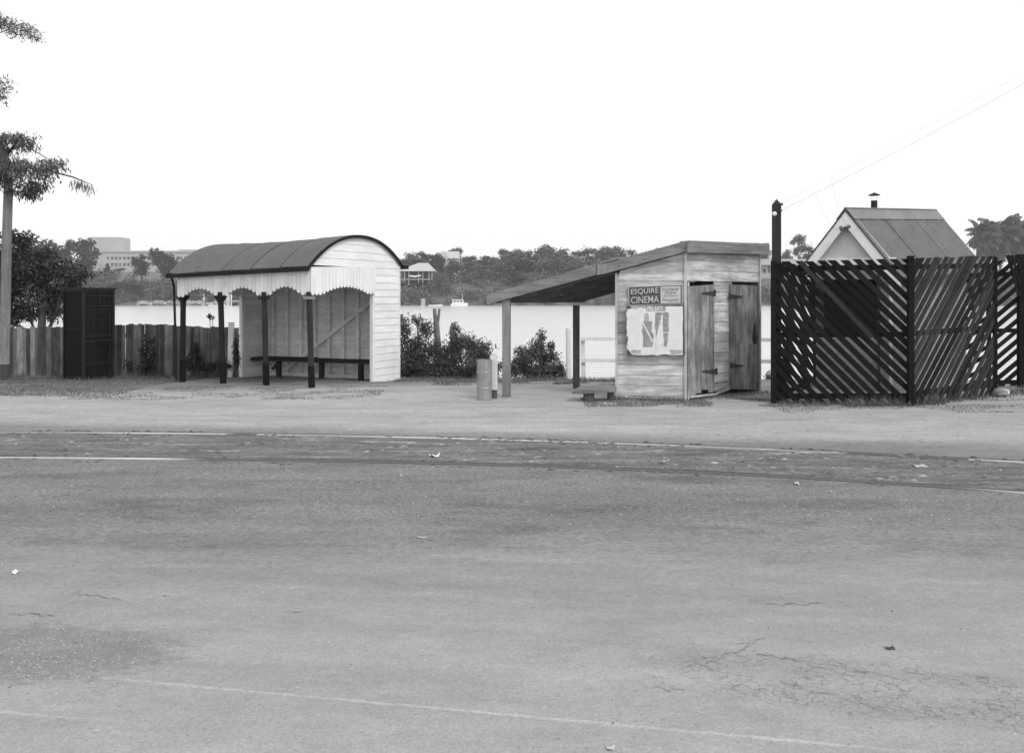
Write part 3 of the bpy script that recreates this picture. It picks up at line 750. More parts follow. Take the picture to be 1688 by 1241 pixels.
# ------------------------------------------------------------------ curved roof shelter
A = V((-7.15, 17.74, 0)); fdir = V((.9, -.435, 0)).normalized(); bdir = V((.47, .883, 0)).normalized(); L = 3.54
SA = math.atan2(fdir.y, fdir.x)
def S(x, y, z): return A + fdir * x + bdir * y + V((0, 0, z))
def ze(x, y=0): return 2.285 + .095 * x / L + .035 * y
def wy(x): return 2.52 + .38 * x / L                       # back wall depth
def roofz(x, y, off=0):
    s = (y - 1.42) / 1.58
    dip = -.045 * math.sin(math.pi * max(0, min(1, x / L))) * (1 - s * s)
    return ze(x, y) + .66 * (1 - abs(s) ** 2.25) + dip + off
sh = thing('waiting_shelter', A, 'white timber waiting shelter with curved dark iron roof and scalloped valance beside the river', 'shelter')
mb = MB(); X0, X1 = -.24, L + .07; Y0, Y1 = -.15, 2.98
nx = int((X1 - X0) / .0126)
vs = [Y0 + (Y1 - Y0) * (.5 - .5 * math.cos(math.pi * i / 26)) for i in range(27)]
def rf(x, y):
    k = (x - X0) % .78; lap = .012 * (1 - k / .78)
    return S(x, y, roofz(x, y) + .009 * math.sin(2 * math.pi * x / .076) + lap)
mb.grid(rf, [X0 + (X1 - X0) * i / nx for i in range(nx + 1)], vs)
ro = mb.build('roof', M_shelter_roof, sh, SA)
for i in range(4):                                          # overlaps of the sheets
    mb = MB(); x = X0 + .78 * (i + 1)
    for y0, y1 in zip(vs, vs[1:]): mb.beam(S(x, y0, roofz(x, y0) + .018), S(x, y1, roofz(x, y1) + .018), .010, .008, tone=.55)
    mb.build('sheet_lap', M_shelter_roof, ro, SA)
mb = MB()
for xx in (X1 - .012, X0 + .012):
    for y0, y1 in zip(vs, vs[1:]):
        mb.beam(S(xx, y0, roofz(xx, y0) - .028), S(xx, y1, roofz(xx, y1) - .028), .03, .06)
mb.build('roof_edge', M_dark, sh, SA)
mb = MB(); mb.beam(S(X0, Y0 - .02, ze(X0) - .05), S(X1 - .02, Y0 - .02, ze(X1) - .05), .09, .085); mb.build('gutter', M_dark, sh, SA)
mb = MB(); mb.beam(S(X0, Y1 + .02, ze(X0, Y1) - .03), S(X1 + .1, Y1 + .02, ze(X1, Y1) - .03), .12, .08); mb.build('gutter', M_dark, sh, SA)
mb = MB(); mb.tube([S(-.2, -.1, ze(0) - .06), S(-.17, -.06, 2.0), S(-.06, -.1, .5), S(-.05, -.1, -.02)], .028, 8); mb.build('downpipe', M_tar, sh, SA)
# arches of the valance
def arch(t, n_low=.13):
    q = max(0, min(1, (t - n_low) / (1 - 2 * n_low)))
    return math.sin(math.pi * q) ** .85 if q > 0 else 0
def valance(mb, pt, x0, x1, ztop, zlow, spans, nrm, strip=.107, rise=.165):
    n = int(round((x1 - x0) / strip)); w = (x1 - x0) / n
    for i in range(n):
        a = x0 + i * w; c = a + w / 2
        for s0, s1 in spans:
            if s0 <= c <= s1: zl = zlow(c) + rise * arch((c - s0) / (s1 - s0)); break
        else: zl = zlow(c)
        pts = [pt(a + .002, ztop(a)), pt(a + w - .002, ztop(a + w))]
        for q in range(7):
            th = -math.pi * q / 6
            pts.append(pt(c + math.cos(th) * (w / 2 - .002), zl + .055 + math.sin(th) * .07))
        # tongue and groove: two narrow boards per scallop
        mb.prism(pts, nrm * .022, rng.uniform(.94, 1.05))
px_ = [0, 1.24, 2.40, 3.50]
nF = V((fdir.y, -fdir.x, 0))
mb = MB(); valance(mb, lambda x, z: S(x, -.075, z), -.03, L + .02, lambda x: ze(x) - .02, lambda x: 1.785 + .045 * x / L, [(px_[i], px_[i + 1]) for i in range(3)], -bdir)
mb.build('valance', wood('valance_paint', .78, 'z', .08, .10, .6, .12), sh, SA)
for dx in (.033,):
    mb = MB(); valance(mb, lambda y, z: S(L + .03, y, z), -.075, 1.98, lambda y: ze(L, y) - .005, lambda y: 1.83 + .012 * y, [(.0, 1.98)], fdir, rise=.15)
    mb.build('valance', M_white_z, sh, SA)
mb = MB(); valance(mb, lambda y, z: S(-.02, y, z), -.05, 1.74, lambda y: ze(0, y), lambda y: 1.785, [(.0, 1.74)], -fdir)
mb.build('valance', M_white_z, sh, SA)
# weatherboards: wedge sections, bottom edge proud
def wboard(mb, p0b, p1b, p0t, p1t, n, tone, t0=.016, t1=.006):
    n = V(n)
    mb.hexa([p0b, p1b, V(p1b) + n * t0, V(p0b) + n * t0, p0t, p1t, V(p1t) + n * t1, V(p0t) + n * t1], tone)
def yr(x, z):                                               # roof's y range at height z
    lo, hi = None, None
    ys_ = [i * .02 - .14 for i in range(160)]
    ok = [y for y in ys_ if roofz(x, y) - .012 >= z and -.14 < y < 2.95]
    return (ok[0], ok[-1]) if ok else None
mb = MB(); bh = .158
for i in range(8):
    z0, z1 = ze(L, 1) + .0 + i * bh, ze(L, 1) + (i + 1) * bh
    r0 = yr(L, max(z0, ze(L, 0) + .03)); r1 = yr(L, z1)
    if not r0: break
    if not r1: r1 = ((r0[0] + r0[1]) / 2 - .35, (r0[0] + r0[1]) / 2 + .35); z1 = roofz(L, 1.42) - .02
    wboard(mb, S(L, r0[0], z0), S(L, r0[1], z0), S(L, r1[0], z1), S(L, r1[1], z1), fdir, rng.uniform(.95, 1.04))
mb.build('gable', M_white_x, sh, SA + math.pi / 2)
mb = MB()
for i in range(16):
    z1 = ze(L, 1) - i * bh; z0 = z1 - bh
    if z1 < -.17: break
    z0 = max(z0, -.17)
    wboard(mb, S(L, 2.0, z0), S(L, wy(L), z0), S(L, 2.0, z1), S(L, wy(L), z1), fdir, rng.uniform(.95, 1.04))
mb.build('end_wall', M_white_x, sh, SA + math.pi / 2)
mb = MB(); mb.beam(S(L - .03, 1.97, -.13), S(L - .03, 1.97, 2.42), .075, .075, fdir); mb.beam(S(L + .012, wy(L) + .012, -.17), S(L + .012, wy(L) + .012, ze(L, 2.9)), .03, .04, fdir)
mb.build('corner_stud', M_white_trim, sh, SA)
# inside: back wall, left end wall
mb = MB()
for i in range(17):
    z0 = -.18 + i * bh; z1 = z0 + bh - .019
    wboard(mb, S(0, wy(0), z0), S(L, wy(L), z0), S(0, wy(0), z1), S(L, wy(L), z1), -bdir, rng.uniform(.92, 1.06), .004, .016)
    wboard(mb, S(0, wy(0) + .012, z0), S(L, wy(L) + .012, z0), S(0, wy(0) + .012, z1 + .019), S(L, wy(L) + .012, z1 + .019), bdir, rng.uniform(.95, 1.04))
mb.build('back_wall', M_inner, sh, SA)
mb = MB()
for i in range(17):
    z0 = -.16 + i * bh; z1 = z0 + bh - .019
    wboard(mb, S(.0, 1.74, z0), S(.0, wy(0), z0), S(.0, 1.74, z1), S(.0, wy(0), z1), fdir, rng.uniform(.92, 1.06), .004, .016)
    wboard(mb, S(-.012, 1.74, z0), S(-.012, wy(0), z0), S(-.012, 1.74, z1 + .019), S(-.012, wy(0), z1 + .019), -fdir, rng.uniform(.95, 1.04))
for i in range(6):                                          # left gable
    z0, z1 = ze(0, 1) + i * bh, ze(0, 1) + (i + 1) * bh
    r0 = yr(0, max(z0, ze(0, 0) + .03)); r1 = yr(0, z1)
    if not r0: break
    if not r1: r1 = (1.1, 1.7); z1 = roofz(0, 1.42) - .02
    wboard(mb, S(0, r0[0], z0), S(0, r0[1], z0), S(0, r1[0], z1), S(0, r1[1], z1), -fdir, 1)
mb.build('end_wall', M_inner, sh, SA + math.pi / 2)
mb = MB(); mb.beam(S(.0, 1.71, -.10), S(.0, 1.71, 2.3), .085, .085, fdir); mb.build('corner_stud', M_white_trim, sh, SA)
for i in range(9):
    x = .22 + i * .385
    if x > L: break
    mb = MB(); mb.beam(S(x, wy(x) - .05, -.15), S(x, wy(x) - .05, 2.45), .07, .055, bdir, rng.uniform(.95, 1.15)); mb.build('stud', M_inner, sh, SA)
mb = MB(); mb.beam(S(.62, wy(.62) - .10, .05), S(L - .1, wy(L) - .10, 2.05), .03, .085, (0, 0, 1)); mb.build('brace', M_inner, sh, SA)
mb = MB(); mb.beam(S(.0, wy(0) - .06, -.08), S(L, wy(L) - .06, -.10), .05, .12); mb.build('bottom_plate', M_inner, sh, SA)
mb = MB(); pts = [V((0, 0, 0))]                              # a small scrawled mark on the boards
q0 = S(2.73, wy(2.73) - .012, 1.52)
for (a0, a1) in (((0, .07), (.03, .10)), ((.03, .10), (.05, .06)), ((.05, .06), (.0, .04)), ((0, .0), (.07, .01)), ((.02, -.02), (.03, -.07))):
    mb.beam(q0 + fdir * a0[0] + V((0, 0, a0[1])), q0 + fdir * a1[0] + V((0, 0, a1[1])), .006, .008, bdir)
mb.build('scrawl', M_ink, sh, SA)
mb = MB(); mb.beam(S(.03, 1.95, .30), S(L - .03, wy(L) - .62, .31), .04, .06); mb.beam(S(.03, 2.12, .33), S(L - .03, wy(L) - .42, .33), .30, .045); mb.beam(S(.35, 1.96, .365), S(1.75, 2.2, .36), .16, .04)
bn = mb.build('bench_seat', M_dark, sh, SA)
for x in (.75, 1.95, 3.0):
    mb = MB(); mb.beam(S(x, 2.06 + .06 * x, -.16), S(x, 2.06 + .06 * x, .27), .09, .10, fdir); mb.build('bench_leg', M_dark, sh, SA)
mb = MB(); mb.beam(S(.60, 2.05, .08), S(.75, 2.06, .2), .05, .06); mb.build('bench_bracket', M_dark, sh, SA)
# front posts, tarred at the foot
for i, (ub, vb, ut) in enumerate(((301, 625, 302), (368, 630, 363.5), (439, 634.5, 435.5), (514, 638.5, 509.5))):
    b0 = G(ub, vb); tp = P(ut, 491, b0.y); mb = MB()
    mb.beam(b0 - V((0, 0, .06)), b0.lerp(tp, .24), .094, .094, fdir, .45); mb.beam(b0.lerp(tp, .24), tp + V((0, 0, .12)), .082, .082, fdir, 1.0 + .5 * (i > 1))  # right two posts toned lighter for the light on them
    po = mb.build('post', M_tar, sh, SA)
    mb = MB()
    c = tp - V((0, 0, .0))
    if i < 2:
        for kk in range(4): mb.beam(c + V((0, 0, -.09 + kk * .035)), c + V((0, 0, -.055 + kk * .035)), .10 + .032 * kk, .10 + .032 * kk, fdir)
        mb.build('capital', M_tar, po, SA)
    else:
        mb.beam(c + V((0, 0, -.03)), c + V((0, 0, .03)), .17 if i == 3 else .15, .17 if i == 3 else .15, fdir); mb.build('capital', M_fascia if i == 3 else M_tar, po, SA)
mb = MB(); mb.beam(S(0, 0, 2.02), S(L, 0, 2.06), .09, .11); mb.beam(S(0, .05, 2.0), S(0, 2.4, 2.05), .09, .1); mb.beam(S(L - .06, .05, 2.06), S(L - .06, 2.8, 2.1), .09, .1); mb.build('plate', M_inner, sh, SA)
mb = MB(); floor_pts = [S(.0, .1, 0), S(L, .1, 0), S(L, wy(L), 0), S(0, wy(0), 0)]

# ------------------------------------------------------------------ ticket shed with canopy
Lc, K, R = V((1.824, 14.4, 0)), V((3.008, 14.2, 0)), V((4.715, 15.6, 0))
fd = (Lc - K).normalized(); dd = (R - K).normalized(); LD = (R - K).length; LF = (K - Lc).length
nf = V((fd.y, -fd.x, 0)).normalized();  nf = nf if nf.y < 0 else -nf
nd = V((dd.y, -dd.x, 0)).normalized();  nd = nd if nd.y < 0 else -nd
AF, AD = math.atan2(-fd.y, -fd.x), math.atan2(dd.y, dd.x)
sd = thing('ticket_shed', K, 'small weathered timber shed with two crooked plank doors and a skillion roof', 'shed')
RS = .2675                                                   # roof fall per metre along the front face
def rz_(d): return 2.735 - RS * d                            # top of roof at distance d left of the corner
def fr(d, z, out=0): return K + fd * d + V((0, 0, z)) + nf * out
bw = .182
mb = MB()
for i in range(15):
    z0 = -.12 + i * bw; z1 = z0 + bw
    def lim(z):                                              # furthest left reach under the sloping roof
        return min(LF, (2.735 - .19 - z) / RS)
    d0, d1 = lim(z0), lim(z1)
    if d0 <= .05: break
    tn = rng.uniform(.82, 1.12) * (.72 if i in (6, 9) else 1) * (.6 if i in (7, 8) else 1)
    if i == 5: tn *= .8
    if d1 < 0: z1 = 2.735 - .19; d1 = .02
    if 3 <= i <= 11 and False: pass
    wboard(mb, fr(0, z0), fr(d0, z0), fr(0, z1), fr(max(d1, .02), z1), nf, tn)
mb.build('front_wall', M_shed, sd, AF)
def dr(s, z, out=0): return K + dd * s + V((0, 0, z)) + nd * out
def dpx(u, v, out=0): return on_line(K + nd * out, R + nd * out, u, v)
def su(u): return (on_line(K, R, u, 500) - K).dot(dd)
zl = dpx(1190, 466.5).z
mb = MB()
s_p0, s_p1 = su(1176), su(1206)
for i in range(15):
    z0 = -.12 + i * bw; z1 = z0 + bw
    if z0 > 2.66: break
    z1 = min(z1, 2.66)
    if z1 <= zl + .06:
        if i > 1: wboard(mb, dr(s_p0, z0), dr(s_p1, z0), dr(s_p0, z1), dr(s_p1, z1), nd, rng.uniform(.85, 1.3))
        elif i == 1: wboard(mb, dr(s_p0 + .02, z0 + .03), dr(s_p1, z0 + .08), dr(s_p0, z1 - .02), dr(s_p1, z1), nd, .9)
    else: wboard(mb, dr(.02, z0), dr(LD, z0), dr(.02, z1), dr(LD, z1), nd, rng.uniform(.95, 1.2))
mb.build('door_wall', M_shed, sd, AD)
# hidden side and back walls close the shed
mb = MB(); BL = Lc + (R - K)
for (p, q) in ((Lc, BL), (BL, R)):
    n = V((q - p)).normalized(); n2 = V((-n.y, n.x, 0))
    for i in range(14):
        z0 = -.12 + i * bw; zt = 2.2 if p == Lc else 2.2
        if z0 + bw > zt: break
        wboard(mb, p + V((0, 0, z0)), q + V((0, 0, z0)), p + V((0, 0, z0 + bw)), q + V((0, 0, z0 + bw)), n2, rng.uniform(.8, 1.1))
mb.prism([BL + V((0, 0, 2.0)), R + V((0, 0, 2.0)), R + V((0, 0, 2.69)), BL + V((0, 0, 2.40))], dd * .02)
mb.build('back_wall', M_shed, sd, AF)
mb = MB(); mb.poly([Lc + V((0, 0, -.02)), K + V((0, 0, -.02)), R + V((0, 0, -.02)), BL + V((0, 0, -.02))]); mb.build('floor', M_black, sd)  # coloured black to stand for the shade inside the shed
mb = MB()
mb.beam(fr(.0, -.12, .014), fr(0, 2.55, .014), .05, .045, nf); mb.build('corner_board', M_shed_trim, sd, AF)
mb = MB(); mb.beam(dr(.035, -.1, .012), dr(.035, zl, .012), .035, .065, nd); mb.build('corner_board', M_shed_trim, sd, AD)
mb = MB(); mb.beam(fr(LF - .012, -.12, .014), fr(LF - .012, 2.2, .014), .04, .045, nf); mb.build('corner_board', M_shed_trim, sd, AF)
mb = MB(); mb.beam(dr(LD - .025, -.02, .012), dr(LD - .025, 2.56, .012), .05, .055, nd); mb.build('jamb', M_shed_trim, sd, AD)
# doors: loose vertical planks
def door(u0, u1, vt0, vt1, vb0, vb1, planks, out, skip=None):
    mb = MB(); us = [u0]
    for p in planks: us.append(us[-1] + (u1 - u0) * p)
    for i, (a, b) in enumerate(zip(us, us[1:])):
        fa, fb = (a - u0) / (u1 - u0), (b - u0) / (u1 - u0)
        ta, tb = vt0 + (vt1 - vt0) * fa, vt0 + (vt1 - vt0) * fb
        ba, bb = vb0 + (vb1 - vb0) * fa, vb0 + (vb1 - vb0) * fb
        if skip and i in skip: ba -= skip[i]; bb -= skip[i] * .85
        o = out[0] + (out[1] - out[0]) * fa; o2 = out[0] + (out[1] - out[0]) * fb - .004
        g = .35
        q = [dpx(a + g * .3, ba, o), dpx(b - g * .3, bb, o2), dpx(b - g * .3, tb, o2), dpx(a + g * .3, ta, o)]
        mb.prism(q, nd * -.024, rng.uniform(.82, 1.15))
    return mb.build('door', M_door, sd, AD)
d1 = door(1134, 1177.5, 472, 469, 653, 645.5, (.30, .22, .10, .17, .21), (.05, .05), {1: 2, 2: 7, 3: 6})
d2 = door(1203.5, 1248, 468.5, 471.5, 641, 642.5, (.24, .22, .22, .20, .12), (.045, .10))
d1['label'] = 'crooked left door with a broken bottom edge'; d2['label'] = 'right door with a dark stain at its latch'
def hinge(par, u0, u1, v, fat, out, out2):
    mb = MB(); h0 = fat
    mb.prism([dpx(u0, v - h0, out), dpx(u0, v + h0, out), dpx(u1, v + .8, out2), dpx(u1, v - .8, out2)], nd * .008)
    mb.prism([dpx(u0 - 1.5, v - h0 - 2, out), dpx(u0 + 1.5, v - h0 - 2, out), dpx(u0 + 1.5, v + h0 + 2, out), dpx(u0 - 1.5, v + h0 + 2, out)], nd * .012)
    mb.build('hinge', M_rust, par, AD)
hinge(d1, 1178, 1157, 483, 3.2, .062, .058); hinge(d1, 1180.5, 1157, 612, 3.6, .062, .058)
hinge(d2, 1203, 1224, 488.5, 3.2, .06, .085); hinge(d2, 1205, 1226, 602.5, 3, .06, .09)
mb = MB(); mb.prism([dpx(1241, 552, .102), dpx(1247.5, 550, .106), dpx(1249, 558, .108), dpx(1242, 559, .104)], nd * .02); mb.build('latch', M_rust, d2, AD)
mb = MB()
q = [dpx(1243.5, 532, .103), dpx(1245, 535, .104), dpx(1246, 552, .105), dpx(1247, 566, .106), dpx(1244, 568, .104), dpx(1241.5, 562, .102), dpx(1240.5, 556, .101)]
mb.prism(q, nd * .002); mb.build('stain', plain('latch_grime', .03, .9, .2, 20), d2, AD)
mb = MB(); mb.prism([dpx(1136, 652.5, .03), dpx(1181, 647.5, .03), dpx(1181, 650.5, .03), dpx(1136, 655.5, .03)], nd * .04); mb.prism([dpx(1180, 646, .02), dpx(1203, 638, .02), dpx(1204, 641, .02), dpx(1182, 650, .02)], nd * .02); mb.build('threshold', M_shed_trim, sd, AD)
mb = MB(); mb.prism([dr(.1, -.1), dr(LD - .05, -.1), dr(LD - .05, .16), dr(.1, .16)], nd * -.05); mb.build('door_void_shade', M_black, sd, AD)  # black strip painted in for the dark void below the doors

# roof with canopy out to the left
DL = 3.36; back = dd * (LD + .03)
def rp(d, s, dz=0): return K + fd * d + dd * s + V((0, 0, rz_(d) + dz)) 
mb = MB(); nn = int(2.3 / .0125)
def rs(s, d): return K + fd * d + dd * s + V((0, 0, rz_(d) + .008 * math.sin(2 * math.pi * s / .076)))
dsx = [-.14, 1.2, DL + .05]
mb.grid(rs, frange(-.10, LD + .16, .0126), [-.05, .6, 1.25, 2.0, 2.8, DL + .04])
rfo = mb.build('roof', M_galv, sd, AF)
mb = MB()                                                    # a lifted loose sheet edge and odd bits on top
mb.hexa([rp(1.55, -.11, .0), rp(1.10, -.11, .0), rp(1.10, .3, .0), rp(1.55, .3, .0), rp(1.55, -.11, .03), rp(1.10, -.11, .045), rp(1.10, .3, .03), rp(1.55, .3, .03)], .6)
mb.beam(rp(2.0, -.02, .02), rp(1.38, .05, .06), .05, .02)
mb.build('loose_sheet', M_galv, rfo, AF)
FH = .175
def fasc(mb, a, b, dn, th=.03):
    mb.prism([a + V((0, 0, -.012)), b + V((0, 0, -.012)), b + V((0, 0, -.012 - FH)), a + V((0, 0, -.012 - FH))], dn * th, rng.uniform(.92, 1.08))
mb = MB()
e = -.08
c1 = rp(1.30, e); c2 = rp(1.42, e - .10)
fasc(mb, rp(-.10, e), c1, nf); fasc(mb, c2, rp(DL, e - .10), nf); mb.build('fascia', M_fascia, sd, AF)
mb = MB(); fasc(mb, c1 + V((0, 0, .0)), c2, (nf - fd).normalized()); mb.build('fascia', M_post, sd, AF)
mb = MB()
c3, c4 = K + nd * .10 - fd * .03 - dd * .02 + V((0, 0, 2.735)), R + nd * .10 + dd * .14 + V((0, 0, 2.775))
mid = c3.lerp(c4, .63); fasc(mb, c3, mid, nd); fasc(mb, mid + V((0, 0, .004)), c4, nd)
mb.prism([c3 + V((0, 0, -.01)), c4 + V((0, 0, -.01)), c4 + V((0, 0, .02)), c3 + V((0, 0, .02))], nd * -.25, 1.1)
mb.beam(K + nf * .085 + nd * .085 + V((0, 0, 2.545)), K + nf * .085 + nd * .085 + V((0, 0, 2.724)), .10, .05, nf + nd)
mb.build('fascia', M_fascia, sd, AD)
mb = MB(); mb.prism([c4 + V((0, 0, -.02)), c4 + V((0, 0, .035)), c4 + dd * .03 + V((0, 0, .035)), c4 + dd * .03 + V((0, 0, -.02))], nd * -.5)
mb.box(tuple(c4 + V((-.42, .0, .012))), tuple(c4 + V((-.18, .14, .035)))); mb.build('capping', M_fascia, sd, AD)
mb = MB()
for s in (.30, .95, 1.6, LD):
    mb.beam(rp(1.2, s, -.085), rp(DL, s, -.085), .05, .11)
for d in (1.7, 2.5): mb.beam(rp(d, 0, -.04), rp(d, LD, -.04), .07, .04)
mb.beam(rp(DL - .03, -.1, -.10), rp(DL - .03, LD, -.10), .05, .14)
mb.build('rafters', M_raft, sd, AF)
mb = MB(); q = P(835, 500, 14.67); mb.beam(V((q.x, 14.67, -.06)), V((q.x, 14.67, rz_((K - V((q.x, 14.67, 0))).dot(-fd)) - .16)), .135, .135, fd); mb.build('canopy_post', M_post, sd, AF)
q = P(950, 500, 16.05); mb = MB(); mb.beam(V((q.x, 16.05, -.08)), V((q.x, 16.05, 1.62)), .125, .125, fd); po = mb.build('canopy_post', M_postd, sd, AF)
# bench under the canopy, and its block
bq = thing('plank_bench', (1.55, 14.6, 0), 'low plank bench on a timber block under the shed canopy', 'bench')
mb = MB(); p0 = P(943, 644, 13.9)
mb.prism([p0, P(1016, 640.5, 13.94), P(1016, 636.0, 14.34), P(957, 636.3, 14.34)], (0, 0, -.06), .85); mb.build('seat', M_fascia, bq)
mb = MB(); zz = p0.z - .05
mb.box((P(964.5, 0, 13.94).x, 13.95, -.1), (P(980, 0, 13.94).x, 14.3, p0.z - .04)); mb.box((P(1003, 0, 14.1).x, 14.1, -.1), (P(1012, 0, 14.1).x, 14.3, p0.z - .03)); mb.build('leg', M_postd, bq)

# ------------------------------------------------------------------ lettering
def text_on(txt, quad, mat, name, parent, ang, nrm, depth=.004, off=0.0, bold=.0, shear=0):
    """quad: TL, TR, BR, BL points; flat letters fitted to it"""
    cu = D.curves.new('t', 'FONT'); cu.body = txt; cu.offset = bold; cu.resolution_u = 3; cu.shear = shear
    o = D.objects.new('t', cu); COL.objects.link(o)
    dg = bpy.context.evaluated_depsgraph_get(); dg.update()
    me = D.meshes.new_from_object(o.evaluated_get(dg))
    D.objects.remove(o); D.curves.remove(cu)
    co = [v.co.copy() for v in me.vertices]
    x0, x1 = min(c.x for c in co), max(c.x for c in co); y0, y1 = min(c.y for c in co), max(c.y for c in co)
    TL, TR, BR, BL_ = quad; mb = MB()
    def mp(c):
        s, t = (c.x - x0) / (x1 - x0), (c.y - y0) / (y1 - y0)
        return (TL * (1 - s) + TR * s) * t + (BL_ * (1 - s) + BR * s) * (1 - t) + nrm * off
    for p in me.polygons: mb.poly([mp(co[i]) + nrm * depth for i in p.vertices])
    D.meshes.remove(me)
    return mb.build(name, mat, parent, ang)
def fpx(u, v, out=0): return on_line(K + nf * out, Lc + nf * out, u, v)
o0 = .045
sg = thing('cinema_sign', fpx(1080, 500, .03), 'dark and white enamel cinema sign screwed to the front of the timber shed', 'sign')
def Q(pts, out): return [fpx(u, v, out) for u, v in pts]
mb = MB(); mb.prism(Q([(1035.5, 472.5), (1124.5, 469), (1125, 501.5), (1036.5, 504)], o0), nf * -.02); mb.build('frame', M_signl, sg, AF)
mb = MB(); mb.prism(Q([(1036.7, 473.6), (1123.6, 470.2), (1124, 500.3), (1037.5, 502.8)], o0 + .003), nf * -.003); mb.build('board', M_signd, sg, AF)
mb = MB(); mb.prism(Q([(1088.8, 472.9), (1121.8, 471.6), (1121.9, 499.2), (1089, 500.2)], o0 + .006), nf * -.003); mb.build('panel', M_signl, sg, AF)
o1 = o0 + .006
for (tx, qd) in (('ESQUIRE', [(1039.8, 476.8), (1085.4, 473.9), (1085.4, 484.3), (1039.8, 487)]), ('CINEMA', [(1040, 489.7), (1086, 487), (1086.3, 498.9), (1040, 500.8)])):
    text_on(tx, Q([(u - .9, v + 1.1) for u, v in qd], o1), M_ink, 'letter_shadow', sg, AF, nf, .001, 0, .010)
    text_on(tx, Q(qd, o1), M_signl, 'lettering', sg, AF, nf, .004, 0, .008)
for (tx, u0, u1, v0, v1, m_, bo, she) in (('ST.LUCIA RD', 1091.3, 1118.5, 474.6, 479.2, M_ink, 0, 0), ('ST.LUCIA', 1096, 1114.2, 480.4, 484.6, M_ink, 0, 0), ('NEAR TERRACE', 1093.4, 1116.6, 486.4, 488.9, M_inkm, 0, 0), ('Phone', 1091.6, 1103, 491.6, 496.6, M_inkm, 0, .4), ('U3767', 1103.8, 1119.3, 492.8, 497.1, M_ink, .0, 0)):
    text_on(tx, Q([(u0, v0 + .4), (u1, v0 - .4), (u1, v1 - .4), (u0, v1 + .4)], o1 + .001), m_, 'lettering', sg, AF, nf, .002, 0, bo, she)
# poster board
pb = thing('poster_board', fpx(1082, 586, .03), 'torn white cinema poster board hanging under the cinema sign', 'notice board')
o2 = .075
def ZP(x, y): return (1020 + x / 8.867, 460 + y / 8.867)
mb = MB(); mb.prism(Q([ZP(118, 400), ZP(955, 385), ZP(968, 1112), ZP(125, 1112)], o2), nf * -.07); mb.build('backing', M_postd, pb, AF)
def ragged(pts, amp, seg=5):
    out = []
    for (a, b) in zip(pts, pts[1:] + pts[:1]):
        for i in range(seg):
            t = (i + rng.uniform(-.3, .3) * (i > 0)) / seg; j = (amp if i else amp * .4) * rng.choice((.2, .4, .7, 1.6))
            out.append((a[0] + (b[0] - a[0]) * t + rng.uniform(-j, j), a[1] + (b[1] - a[1]) * t + rng.uniform(-j, j)))
    return out
def paper(pts, out, mat, name='paper', tone=1.0):
    mb = MB(); mb.prism(Q([ZP(*p) for p in pts], out), nf * -.0015, tone); return mb.build(name, mat, pb, AF)
paper(ragged([(128, 440), (400, 400), (935, 398), (938, 1108), (200, 1106), (115, 1010), (140, 900), (112, 700)], 11, 8), o2 + .003, M_paper)
paper(ragged([(165, 395), (390, 392), (385, 425), (300, 415), (240, 440), (180, 420)], 6), o2 + .006, M_paperl, 'paper_scrap')
paper(ragged([(395, 395), (690, 392), (680, 468), (402, 472)], 6), o2 + .006, M_paperg, 'date_strip')
text_on('FRI-SAT', Q([ZP(420, 398), ZP(640, 394), ZP(632, 466), ZP(416, 470)], o2 + .006), M_paper, 'lettering', pb, AF, nf, .001, 0, .02)
pf = paper(ragged([(360, 615), (490, 615), (480, 760), (515, 850), (488, 990), (356, 990), (352, 790), (330, 760), (350, 700)], 8, 3), o2 + .006, M_paperg, 'torn_poster')
paper(ragged([(385, 500), (430, 505), (445, 560), (440, 612), (372, 612), (372, 540)], 6, 3), o2 + .006, M_paperl, 'torn_poster')
paper([(345, 640), (362, 630), (495, 900), (486, 925)], o2 + .009, M_paper, 'paper_scrap')
paper(ragged([(535, 492), (735, 492), (730, 770), (650, 780), (640, 660), (600, 700), (545, 860), (532, 640)], 9, 4), o2 + .006, M_paperg, 'torn_poster')
paper(ragged([(645, 800), (720, 780), (715, 920), (690, 990), (655, 980), (665, 900), (640, 850)], 8, 3), o2 + .006, M_paperg, 'torn_poster')
paper(ragged([(626, 520), (640, 520), (655, 900), (640, 1100), (545, 1100), (545, 860)], 5, 4), o2 + .009, M_paper, 'paper_scrap')
for (a, b) in (((560, 560), (620, 545)), ((660, 560), (715, 590)), ((560, 610), (610, 600)), ((655, 640), (710, 610)), ((580, 660), (608, 640))):
    mb = MB(); mb.beam(fpx(*ZP(*a), o2 + .009), fpx(*ZP(*b), o2 + .009), .004, .022, (0, 0, 1)); mb.build('print_mark', M_paperl, pb, AF)
paper(ragged([(740, 1030), (930, 1040), (930, 1090), (770, 1095)], 10, 3), o2 + .006, M_paperl, 'paper_scrap')
paper(ragged([(175, 1040), (330, 1035), (325, 1090), (185, 1085)], 10, 3), o2 + .006, M_paperl, 'paper_scrap')
paper(ragged([(200, 1045), (250, 1042), (245, 1065), (205, 1068)], 6, 2), o2 + .009, M_paperg, 'paper_scrap')

